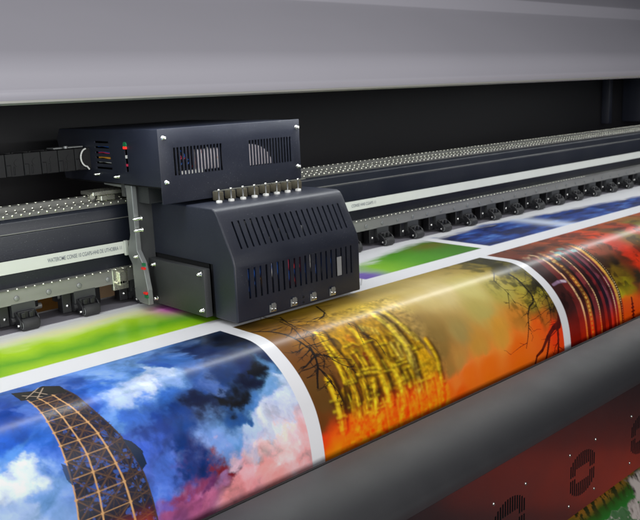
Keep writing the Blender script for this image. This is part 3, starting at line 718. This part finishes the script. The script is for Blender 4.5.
def carve(pts, w_, base=None, tone=1.0):
    """one rounded shaft: shadow on its right, light on its left"""
    b_ = (yel if base is None else base) * tone; w_ = w_ * 0.0025
    def off(d): return [(x + d, s_) for x, s_ in pts]
    stroke(off(w_ * 0.9), w_ * 1.15, dkk, 0.8, soft=0.0045)
    stroke(off(-w_ * 0.6), w_ * 0.8, shd, 0.7, soft=0.002)
    stroke(pts, w_, b_, 0.95, soft=0.002)
    stroke(off(-w_ * 0.30), w_ * 0.34, hil * tone, 0.75, soft=0.0035)
    stroke(off(w_ * 0.62), w_ * 0.3, shd, 0.7, soft=0.002)
    for k in range(len(pts) - 1):
        if (k * 7 + int(w_ * 1e5)) % 3 == 0:
            x, s_ = pts[k + 1]; stroke([(x - w_ * .8, s_), (x + w_ * .8, s_)], 0.0013, hil * tone, 0.5, soft=0.0016); stroke([(x - w_ * .8, s_ + .004), (x + w_ * .8, s_ + .004)], 0.0014, shd, 0.6, soft=0.002)
# dark bays first
for pts, c_, al in (([(349, 354), (355, 354), (365, 370), (360, 373), (351, 363)], shd, .9), ([(362, 346), (366, 350), (375.5, 366), (369, 368), (363, 357)], redw, 1), ([(344, 334), (355, 338), (361, 347), (354, 348), (346, 340)], C(170, 100, 8), .7),
                    ([(330, 338), (334, 337), (343, 346), (341, 351), (335, 345)], C(78, 56, 16), .85), ([(386, 335), (391, 339), (389, 344), (385, 340)], C(98, 70, 10), .9), ([(392, 343), (396, 341), (403, 356), (400, 360)], C(140, 96, 14), .8),
                    ([(343, 380), (349, 380), (352, 398), (351, 414), (345, 414), (344, 398)], dkk, .9), ([(354, 383), (359, 382), (364, 400), (361, 404), (357, 396)], C(96, 48, 6), .9), ([(376, 378), (382, 378), (387, 402), (382, 406), (377, 395)], C(84, 34, 6), .9),
                    ([(392, 373), (395, 372), (400, 392), (398, 396), (394, 386)], dkk, .75), ([(401, 370), (404, 369), (409, 386), (406, 388)], C(100, 56, 6), .9), ([(405, 389), (415, 384), (416, 387), (407, 393)], C(110, 62, 6), .9),
                    ([(420, 350), (424, 352), (432, 368), (430, 374), (423, 362)], C(150, 106, 14), .7), ([(346, 372), (350, 372), (353, 380), (348, 381)], shd, .8), ([(377, 360), (381, 361), (386, 376), (381, 377)], shd, .75)):
    poly(PX(pts), c_, al)
# spires and shafts, from the back forwards
carve(PX([(384.4, 311.4), (389, 315), (395, 319), (401, 325), (407, 331), (413, 336.5), (418, 342), (423.5, 348.5)]), 2.2, pale * .8)
poly(PX([(417, 341), (423, 345), (429, 354), (433, 365), (434, 376), (416, 382), (413, 366), (412, 351)]), yel, 0.85)
carve(PX([(425.5, 339.7), (428.5, 344), (431.5, 348.5), (434.5, 353.5), (437, 359), (439, 369), (441, 377), (442.6, 384), (443, 400)]), 2.6)
carve(PX([(375, 315.5), (380, 318.5), (386, 323), (391.5, 328), (396.5, 333.6), (402, 340), (406, 346), (411, 358), (414, 370), (417, 380), (418, 388)]), 4.6, pale * .75)
carve(PX([(349, 326), (355, 331), (360, 336.5), (365, 343), (369, 350), (374, 358), (380, 369), (384, 380), (388, 392), (390, 402)]), 5.2)
carve(PX([(391, 362), (394, 368), (397, 375), (400, 381.5), (402, 388), (404, 395), (404, 405), (403, 414)]), 4.6)
carve(PX([(316, 332.5), (320, 336), (323.5, 342), (328, 349), (333, 357), (338, 365), (342, 373), (345, 382)]), 2.8, C(206, 164, 16))
carve(PX([(322, 334), (326, 340), (330, 346), (335, 352), (339, 357), (344, 363), (348, 369), (351, 374), (353, 380)]), 3.4)
carve(PX([(328, 380), (330.5, 385), (333, 390), (336, 397.5), (338.5, 404), (340, 411), (342, 419), (343, 430)]), 4.2)
carve(PX([(352, 384), (355, 391), (357.5, 398), (359, 405), (360, 416)]), 2.2); carve(PX([(363, 378), (366, 388), (368, 398), (368, 408)]), 2.4)
carve(PX([(373.5, 380), (375, 391), (376, 402), (376, 414)]), 3.0); carve(PX([(354.5, 352), (360, 360), (365, 369)]), 1.3); carve(PX([(358, 350), (363, 358), (368, 367)]), 1.1); carve(PX([(350, 356), (354, 362), (359, 371)]), 1.0)
carve(PX([(390, 343), (395, 350), (400.5, 358)]), 1.8, pale * .8); carve(PX([(395, 340), (399, 347), (402.5, 355)]), 1.4, pale * .8); carve(PX([(383, 336), (387, 345), (393, 356)]), 2.0); carve(PX([(377, 336), (383, 347), (389, 362)]), 2.2)
carve(PX([(409, 367), (413, 376), (415.5, 385)]), 2.6); carve(PX([(404.5, 370), (408, 378), (410.5, 386)]), 2.6)
for pts, w_ in (([(359, 370.5), (367, 368.5), (376, 367)], 1.6), ([(357, 374.5), (366, 373), (377, 371.5)], 1.8), ([(344, 381.5), (354, 379)], 1.3), ([(346, 384), (356, 381.5)], 1.0), ([(396, 361), (404, 358)], 1.2), ([(392, 366), (407, 361)], 1.4), ([(380, 404), (388, 401)], 1.4),
                ([(377, 409), (386, 405)], 1.2), ([(350, 354), (357, 350)], 1.3), ([(344, 347), (352, 343), (358, 345)], 1.5), ([(388, 333), (395, 336)], 1.2), ([(402, 369), (410, 366)], 1.0), ([(330, 402), (340, 399)], 1.2), ([(337, 418), (345, 415)], 1.4),
                ([(412, 350), (421, 346)], 1.4), ([(414, 383), (434, 376)], 1.4), ([(364, 342), (372, 340)], 1.0), ([(376, 345), (386, 343)], 1.2), ([(384, 372), (392, 369)], 1.2)):
    P_ = PX(pts); stroke(P_, w_ * .0014, hil, 0.65, soft=0.0022); stroke([(x, s_ + w_ * .0042) for x, s_ in P_], w_ * .0018, dkk, 0.75, soft=0.0024)
for k in range(9):
    t = k / 8; stroke(PX([(359 + 16 * t, 325.5 + 3 * t), (362.5 + 16 * t, 331 + 3.4 * t)]), 0.0012, pale * 1.05 if k % 2 == 0 else shd, 0.75, soft=0.0014)
for k in range(11):
    t = k / 10; stroke(PX([(369.5 - 2.5 * t * t, 381 + 32 * t), (373.5 - 2.5 * t * t, 379.5 + 32 * t)]), 0.0010, dkk if k % 2 else hil, 0.8, soft=0.001)
stroke(PX([(383.5, 350), (386, 354), (388.5, 360.5)]), 0.0012, dkk, 0.9)
XX, SS = XX0, SS0
ok = np.zeros(XX[slf].shape); sv = img[slf].copy()
img[slf] = sv * (1 + (1.15 * (q1 - 0.5) + 1.1 * (q2 - 0.5)) * (sst(1.19, 1.23, XX[slf]) * (1 - sst(1.52, 1.55, XX[slf]))))[..., None]
for k in range(330):
    x = 1.20 + rng.rand() * 0.31; s_ = 1.275 + rng.rand() * 0.18; l_ = 0.003 + rng.rand() * 0.012
    if s_ < 1.262 + 1.0 * abs(x - 1.40) ** 1.5: continue
    q = [(x, s_), (x + l_ * 0.12, s_ + l_ * 1.5)] if rng.rand() < .75 else [(x, s_), (x + l_ * .8, s_ - l_ * .05)]
    stroke(q, 0.0007 + rng.rand() * 0.0016, [hil, shd, dkk, dkk, shd][rng.randint(5)], 0.25 + 0.45 * rng.rand(), soft=0.0016)
# carved rubble and figures low on the facade
for k in range(260):
    x = 1.15 + rng.rand() * 0.39; s_ = 1.425 + rng.rand() * 0.16; l_ = 0.003 + rng.rand() * 0.010
    q = [(x, s_), (x + l_ * 0.15, s_ + l_ * 1.4)] if rng.rand() < .6 else [(x, s_), (x + l_ * .9, s_ + l_ * .1)]
    stroke(q, 0.0009 + rng.rand() * 0.0024, [hil, shd, dkk, yel, hil][rng.randint(5)], 0.25 + 0.5 * rng.rand(), soft=0.0018)
for x, s0, s1 in ((1.50, 1.44, 1.56), (1.462, 1.455, 1.56), (1.43, 1.45, 1.56), (1.39, 1.46, 1.58), (1.35, 1.47, 1.58), (1.31, 1.47, 1.58)):
    stroke([(x, s0), (x + .003, s1)], 0.0016, dkk, 0.7, soft=0.0016); stroke([(x + .006, s0), (x + .009, s1)], 0.003, hil, 0.5, soft=0.003)
def soften(sl_, n_, mix=1.0):
    a = img[sl_].copy()
    for _ in range(n_):
        p_ = np.pad(a, ((1, 1), (1, 1), (0, 0)), mode='edge')
        a = (p_[:-2, 1:-1] + 2 * p_[1:-1, 1:-1] + p_[2:, 1:-1]) / 4
        p_ = np.pad(a, ((0, 0), (1, 1), (0, 0)), mode='edge'); a = (p_[:, :-2] + 2 * p_[:, 1:-1] + p_[:, 2:]) / 4
    img[sl_] = img[sl_] * (1 - mix) + a * mix
soften(window(1.11, 1.58, 1.20, SE), 4, 0.85)
img[slf] *= (0.80 + 0.40 * q2)[..., None]
# red lamp glow painted into the ink at the facade's foot, with the pictured fire
def glow_grade(sl_, a, lo, mid, hi):
    lum = img[sl_] @ np.array([0.35, 0.55, 0.10])
    a = np.clip(a, 0, 1)[..., None]
    img[sl_] = img[sl_] * (1 - a) + np.clip(grad(lum, [(0.0, lo), (0.22, mid), (0.80, hi)]), 0, 0.95) * a
glow_grade(sl, 0.96 * sst(1.430, 1.490, S_ + 0.05 * (n2 - 0.5) + 0.02 * (n1 - .5)) * (1 - sst(1.53, 1.56, X)) * sst(1.12, 1.20, X + .04 * (n2 - .5) + 0.9 * (S_ - 1.47)), C(150, 20, 2), C(252, 78, 4), C(255, 168, 16))
# bare branches, left and right
ink = C(20, 14, 12)
def tree(pts, w0, w1, twigs=0, spread=0.04, seed=0, col=ink, grow=1):
    stroke(pts, w0, col, 0.95, w1, clip=(1.107, 2.105)); rr_ = random.Random(seed)
    for _ in range(twigs):
        k = rr_.randrange(len(pts) - 1); t = rr_.random(); x = lerp(pts[k][0], pts[k + 1][0], t); s = lerp(pts[k][1], pts[k + 1][1], t)
        a = math.atan2(pts[k + 1][1] - pts[k][1], pts[k + 1][0] - pts[k][0]) + rr_.choice((-1, 1)) * rr_.uniform(0.4, 1.1); q = [(x, s)]; L_ = spread * rr_.uniform(0.4, 1.2)
        for j in range(5):
            a += rr_.uniform(-.45, .45); x += math.cos(a) * L_ / 5 * 2; s += math.sin(a) * L_ / 5; q.append((x, s))
        if grow > 0: tree(q, max(w1 * 0.8, 0.0009), 0.0004, 2, spread * 0.5, rr_.randrange(10**6), col, grow - 1)
        else: stroke(q, 0.0008, col, 0.9, 0.0004, clip=(1.107, 2.105))
def T1(*p): return tile(310, 315, p)
def T5(*p): return tile(260, 310, p)
def T6(*p): return tile(500, 250, p, 6.5)
tree(T5((-60, 170), (0, 160), (100, 165), (200, 190), (300, 240), (370, 290), (410, 350), (430, 420), (425, 510), (430, 580)), 0.0030, 0.0022, 10, 0.035, 3)
tree(T5((60, 95), (150, 80), (210, 100), (260, 130), (330, 150), (400, 190)), 0.0024, 0.0010, 8, 0.035, 4)
tree(T5((150, 100), (240, 130), (230, 170), (190, 210)), 0.0020, 0.0008, 3, 0.02, 5)
tree(T5((250, 140), (300, 200), (360, 250), (420, 300), (460, 340), (480, 380), (475, 430)), 0.0018, 0.0010, 6, 0.03, 6)
tree(T5((410, 345), (400, 350), (370, 385), (340, 420), (322, 428)), 0.0030, 0.0016, 2, 0.02, 7)
tree(T5((320, 280), (300, 300), (265, 330)), 0.0016, 0.0007, 2, 0.02, 8)
tree(T5((430, 430), (480, 470), (520, 520), (560, 600)), 0.0022, 0.0010, 3, 0.025, 9)
tree(T5((0, 90), (60, 95), (150, 90), (250, 95), (350, 85), (430, 90)), 0.0022, 0.0009, 8, 0.03, 10)
tree(T5((420, 0), (480, 20), (470, 50), (430, 75)), 0.0030, 0.0018, 5, 0.025, 11)
tree(T5((430, 300), (400, 240), (390, 190)), 0.0010, 0.0006, 3, 0.02, 12)
tree(T5((350, 505), (410, 480)), 0.0012, 0.0008, 1, 0.02, 13)
tree(T1((0, 240), (40, 310), (55, 370), (50, 440), (55, 540)), 0.0032, 0.0014, 4, 0.025, 14)
tree(T1((60, 290), (130, 310), (250, 325), (310, 332)), 0.0013, 0.0008, 2, 0.02, 15)
tree(T1((100, 290), (180, 340), (240, 370), (300, 390), (340, 430)), 0.0014, 0.0008, 2, 0.02, 16)
tree(T1((60, 390), (110, 450), (160, 510), (205, 565), (248, 646)), 0.0019, 0.0010, 2, 0.015, 17)
tree(T1((280, 60), (340, 90), (370, 160), (400, 220)), 0.0013, 0.0007, 2, 0.015, 18)
tree(T1((370, 130), (430, 160), (490, 190), (520, 230), (560, 300)), 0.0012, 0.0008, 1, 0.015, 19)
tree(PX([(355, 284), (362, 287), (361, 292)]), 0.0015, 0.0008, 1, 0.015, 20)
tree(T6((60, 160), (110, 190), (160, 240), (210, 300), (215, 340), (190, 370), (180, 420), (182, 560), (170, 640)), 0.0046, 0.0014, 8, 0.04, 21)
tree(T6((210, 300), (240, 370), (265, 440)), 0.0022, 0.0009, 3, 0.03, 22)
tree(T6((200, 130), (220, 200), (260, 240), (300, 300), (320, 370), (330, 440)), 0.0034, 0.0012, 10, 0.05, 23)
tree(T6((160, 150), (210, 190), (215, 260)), 0.0022, 0.0010, 5, 0.04, 24)
tree(T6((-40, 150), (-40, 200), (0, 235), (50, 280), (100, 350)), 0.0020, 0.0009, 3, 0.03, 25)
tree(T6((50, 280), (60, 380)), 0.0016, 0.0008, 1, 0.02, 26)
tree(T6((230, 180), (270, 230), (320, 270), (345, 330), (350, 400)), 0.0026, 0.0010, 10, 0.05, 27)
tree(T6((-60, 60), (0, 75), (80, 85), (150, 100), (220, 150)), 0.0020, 0.0010, 12, 0.05, 28)
rt = C(70, 14, 8)
tree([(2.104, 1.43), (2.09, 1.455), (2.06, 1.455), (2.02, 1.475), (1.985, 1.505), (1.955, 1.515), (1.93, 1.56)], 0.011, 0.003, 4, 0.05, 15, rt)
tree([(2.03, 1.475), (2.01, 1.52), (1.98, 1.57)], 0.006, 0.003, 3, 0.04, 16, rt)
tree([(2.08, 1.46), (2.07, 1.52), (2.06, 1.58)], 0.006, 0.003, 4, 0.04, 17, rt)

# ---- print 3: dark red ribbons with gilt edging, red wall; fire and red lamp glow painted in at the foot
sl = window(2.140, 4.88, SB, SE); X = XX[sl]; S_ = SS[sl]
n1 = fbm(X, S_, 5, 5, 201); n2 = fbm(X, S_, 30, 4, 213)
img[sl] = np.array(C(66, 24, 18)) * (0.6 + 0.9 * n1[..., None])
xr = X - 0.02 * (S_ - 1.3) + 0.006 * (fbm(X, S_, 12, 4, 261) - 0.5)
bands = [(2.140, 2.20, (54, 22, 20)), (2.20, 2.232, (98, 30, 28)), (2.232, 2.242, (200, 150, 110)), (2.242, 2.262, (60, 22, 22)), (2.262, 2.285, (150, 84, 34)), (2.285, 2.30, (30, 12, 14)),
         (2.30, 2.325, (110, 40, 44)), (2.325, 2.332, (170, 120, 90)), (2.332, 2.355, (40, 16, 18)), (2.355, 2.372, (110, 30, 34)), (2.372, 2.392, (28, 14, 26)),
         (2.392, 2.408, (116, 54, 68)), (2.408, 2.425, (78, 20, 26)), (2.425, 2.431, (170, 120, 130)), (2.431, 2.445, (104, 26, 44)), (2.445, 2.462, (190, 140, 60)), (2.462, 2.476, (24, 12, 10))]
for a, b, c in bands:
    k = sst(a - .001, a + .001, xr) * (1 - sst(b - .001, b + .001, xr)); mixc(sl, C(*c) * (0.6 + 0.8 * n2[..., None]), k)
for xc in (2.273, 2.4535):
    k = (np.abs(xr - xc) < 0.009) * (np.hypot((xr - xc), ((S_ / 0.014) % 1 - 0.5) * 0.014) < 0.0052); mixc(sl, C(215, 160, 70), 0.85 * k)
for xc in (2.237, 2.328, 2.428, 2.47):
    k = (np.abs(xr - xc) < 0.0025) * (((S_ / 0.008) % 1) < 0.55); mixc(sl, C(225, 185, 130), 0.8 * k)
# patterned cloth and teal tags at the upper part
k = sst(2.16, 2.18, X) * (1 - sst(2.43, 2.5, X)) * (1 - sst(1.19, 1.23, S_ + 0.03 * (n2 - .5)))
mixc(sl, grad(n2, [(0.35, C(70, 26, 16)), (0.5, C(170, 92, 48)), (0.62, C(120, 40, 28)), (0.75, C(215, 190, 150))]), k)
for x, s, a_, b_ in ((2.34, 1.225, .018, .012), (2.385, 1.205, .016, .011), (2.42, 1.235, .014, .010), (2.30, 1.25, .012, .008), (2.46, 1.19, .02, .01)):
    poly([(x - a_, s - b_), (x + a_, s - b_ * .6), (x + a_ * .8, s + b_), (x - a_, s + b_ * .7)], C(88, 142, 140), 0.85)
for x, s in ((2.27, 1.255), (2.235, 1.225), (2.32, 1.23)):
    poly([(x - .012, s - .006), (x + .012, s - .004), (x + .01, s + .006), (x - .012, s + .005)], C(176, 150, 80), 0.85)
# right-hand part: olive ground, red walls, orange
WALLS = [(610,245,185,48,18),(628,234,120,96,24),(600,262,50,30,14),(615,270,104,80,16),(625,285,134,124,16),(620,295,165,155,24),(630,255,175,40,16),(638,262,205,50,16),(637,275,50,40,24),(625,305,235,90,14),(632,320,245,80,10),
 (600,245,130,62,24),(585,246,160,70,40),(570,252,110,60,36),(620,255,84,36,16),(612,262,34,22,12),(560,255,60,24,18),(550,260,90,36,24),(575,240,150,60,24),(598,235,190,60,20),(615,230,90,50,14),(636,224,110,100,20),(625,228,170,50,16),
 (2.9,1.20,190,40,14),(2.9,1.32,90,60,16),(2.9,1.45,235,90,16),(3.3,1.15,150,50,14),(3.3,1.3,60,70,20),(3.3,1.45,200,60,14),(3.8,1.2,120,90,20),(3.8,1.4,170,40,14),(4.4,1.2,60,40,16),(4.4,1.4,190,60,20),(2.53,1.56,245,70,8)]
wn = fbm(X * .4 + S_ * .3, S_ * 1.5 - X * .3, 22, 5, 231)
k = np.maximum(sst(2.474, 2.482, xr), 1 - sst(1.165, 1.235, S_ + 0.04 * (n2 - .5) + 0.05 * (n1 - .5)))
mixc(sl, field(WALLS, X + 0.10 * (wn - .5), S_ + 0.08 * (wn - 0.5) + 0.02 * (n2 - .5), 0.05) * (0.6 + 0.8 * wn)[..., None], k)
mixc(sl, C(20, 10, 8), 0.6 * sst(0.54, 0.62, fbm(X, S_, 26, 4, 241)) * (1 - sst(1.40, 1.45, S_)))
fire_glow = sst(1.435, 1.50, S_ + 0.05 * (n1 - 0.5))  # mask for pictured fire and red lamp glow, both put into the ink
glow_grade(sl, 0.92 * fire_glow, C(96, 10, 4), C(236, 48, 8), C(255, 120, 20)); mixc(sl, C(244, 70, 10), 0.7 * fire_glow * sst(2.47, 2.49, X))
fig = C(90, 10, 6)
for s, wq in ((1.485, .006), (1.497, .008), (1.51, .010), (1.522, .008), (1.535, .012)): stroke([(2.545 - wq, s), (2.545 + wq, s)], 0.0028, fig)
stroke([(2.545, 1.465), (2.545, 1.53)], 0.005, fig)
stroke(PX([(553, 285), (558, 282), (565, 281)]), 0.0045, C(150, 120, 150), 0.6, 0.006, soft=0.003); stroke(PX([(561, 281), (565, 281.5)]), 0.004, C(190, 180, 190), 0.7, soft=0.002)

# ---- back row of prints (the row being printed, edges still faint)
def back(x0, x1, fn, soft0=0.05, right_soft=0.004, edge=((0, .735), (5, .735))):
    sl_ = window(x0, x1, 0.68, 1.0); X_ = XX[sl_]; T = SS[sl_]
    n_ = fbm(X_, T, 9, 4, 301); n4 = fbm(X_ * 0.35, T, 34, 4, 307)
    T0_ = np.interp(X_, [e[0] for e in edge], [e[1] for e in edge]); a = sst(-0.01, soft0, T - T0_ + 0.06 * (n4 - 0.5)) * (1 - sst(0.992, 0.998, T)) * sst(x0, x0 + 0.01, X_) * (1 - sst(x1 - right_soft, x1 - 0.001, X_))
    mixc(sl_, fn(X_, T, n_, n4), a)
def bk_green(X_, T, n_, n4):
    c = grad(T + 0.10 * (n_ - .5), [(0.74, C(222, 228, 160)), (0.83, C(150, 188, 20)), (0.92, C(84, 145, 14)), (1.0, C(140, 176, 14))])
    mg = np.exp(-(((X_ - 1.13) / 0.07) ** 2 + ((T - 0.80) / 0.07) ** 2))[..., None]
    return c * (1 - np.clip(1.3 * mg, 0, 1)) + C(205, 90, 185) * np.clip(1.3 * mg, 0, 1)
back(-0.24, 1.62, bk_green, 0.12, edge=((0, .70), (5, .70)))
def bk_green2(X_, T, n_, n4):
    c = grad(X_ + .1 * (n_ - .5), [(1.6, C(150, 120, 190)), (1.78, C(112, 160, 30)), (1.95, C(66, 128, 16)), (2.2, C(50, 100, 16))])
    k = np.exp(-(((X_ - 2.16) / 0.10) ** 2 + ((T - 0.82) / 0.05) ** 2))[..., None]
    k = k * 0.45; c = c * (1 - k) + C(110, 60, 20) * k
    k = (sst(0.90, 0.96, T + 0.1 * (n4 - .5)) * (1 - sst(1.70, 1.78, X_)))[..., None]
    return c * (1 - k) + C(96, 76, 150) * k
back(1.655, 2.235, bk_green2, 0.05, edge=((1.70, .86), (2.12, .735), (2.4, .74)))
def bk_blue(X_, T, n_, n4):
    c = grad(n4 * 0.6 + n_ * 0.4 + 0.20 * (T - 0.85), [(0.36, C(12, 22, 64)), (0.54, C(24, 52, 122)), (0.68, C(52, 92, 158)), (0.82, C(150, 175, 210))])
    k = np.exp(-(((X_ - 2.80) / 0.06) ** 2))[..., None] * 0.7
    return c * (1 - k) + C(195, 205, 222) * k
back(2.275, 4.88, bk_blue, 0.05, edge=((2.3, .735), (2.62, .715), (3.7, .85), (4.5, .86)))
# faint head-pass banding on the blank part
sl_ = window(-0.25, 4.9, 0.2, 0.74); img[sl_] *= (0.975 + 0.025 * np.sin(SS[sl_] * 260) * (fbm(XX[sl_] * .1, SS[sl_], 20, 2, 5) > .45))[..., None]

# ---- hanging tail of the banner below the guard: rocky waterfall
sl = window(-0.24, 4.88, 1.80, 2.40); X = XX[sl]; S_ = SS[sl]; T = S_ - OFF_S if False else S_
n1 = fbm(X, S_, 7, 5, 401); n2 = fbm(X * 2.2 + S_ * 1.1, S_ * 0.9 - X, 26, 5, 417)
T0 = 1.955
base = grad(S_ + 0.05 * (n1 - .5), [(T0 - .03, C(70, 50, 14)), (T0 + .012, C(120, 78, 22)), (T0 + .035, C(34, 60, 12)), (T0 + .07, C(30, 90, 30)), (T0 + .12, C(110, 110, 112))])
img[sl] = base
mixc(sl, C(34, 36, 10), sst(0.50, 0.56, n2) * (1 - sst(T0 + .03, T0 + .07, S_)))
rock = sst(0.46, 0.50, n1 + 0.30 * (X - 1.95) + 1.2 * (S_ - T0 - 0.06))
mixc(sl, grad(n2, [(0.3, C(40, 36, 36)), (0.42, C(112, 104, 100)), (0.6, C(150, 142, 138))]), rock * sst(T0 + 0.015, T0 + 0.03, S_))
mixc(sl, C(30, 80, 34), 0.9 * rock * sst(0.60, 0.64, fbm(X, S_, 18, 4, 431)))

nr, nc = XX.shape
me = bpy.data.meshes.new('printed_banner')
me.vertices.add(nr * nc)
wob = 0.0
me.vertices.foreach_set('co', np.stack([XX, YY, ZZ], -1).astype(np.float32).ravel())
ii = np.arange(nr * nc).reshape(nr, nc)
quads = np.stack([ii[:-1, :-1], ii[1:, :-1], ii[1:, 1:], ii[:-1, 1:]], -1).reshape(-1, 4)
me.loops.add(quads.size); me.polygons.add(len(quads))
me.loops.foreach_set('vertex_index', quads.ravel().astype(np.int32))
me.polygons.foreach_set('loop_start', np.arange(0, quads.size, 4, dtype=np.int32))
me.polygons.foreach_set('use_smooth', np.ones(len(quads), bool))
me.update(); me.validate()
ca = me.color_attributes.new('ink', 'FLOAT_COLOR', 'POINT')
ca.data.foreach_set('color', np.concatenate([np.clip(img, 0, 0.9), np.ones((nr, nc, 1))], -1).astype(np.float32).ravel())
pm = bpy.data.materials.new('glossy_printed_vinyl'); pm.use_nodes = True
N = pm.node_tree.nodes; L = pm.node_tree.links; b = N['Principled BSDF']
at = N.new('ShaderNodeAttribute'); at.attribute_name = 'ink'; L.new(at.outputs['Color'], b.inputs['Base Color'])
b.inputs['Roughness'].default_value = 0.3; b.inputs['Specular IOR Level'].default_value = 0.5
tc = N.new('ShaderNodeTexCoord'); nz = N.new('ShaderNodeTexNoise'); nz.inputs['Scale'].default_value = 6; nz.inputs['Detail'].default_value = 3
L.new(tc.outputs['Object'], nz.inputs['Vector'])
mr = N.new('ShaderNodeMapRange'); mr.inputs['To Min'].default_value = 0.26; mr.inputs['To Max'].default_value = 0.33; L.new(nz.outputs['Fac'], mr.inputs[0]); L.new(mr.outputs[0], b.inputs['Roughness'])
bp_ = N.new('ShaderNodeBump'); bp_.inputs['Strength'].default_value = 0.12; bp_.inputs['Distance'].default_value = 0.004; L.new(nz.outputs['Fac'], bp_.inputs['Height']); L.new(bp_.outputs[0], b.inputs['Normal'])
ban = link('printed_banner', me, pm, None, True)
ban['label'] = 'glossy printed banner with lattice tower and golden facade pictures, curving over the front'
ban['category'] = 'banner'
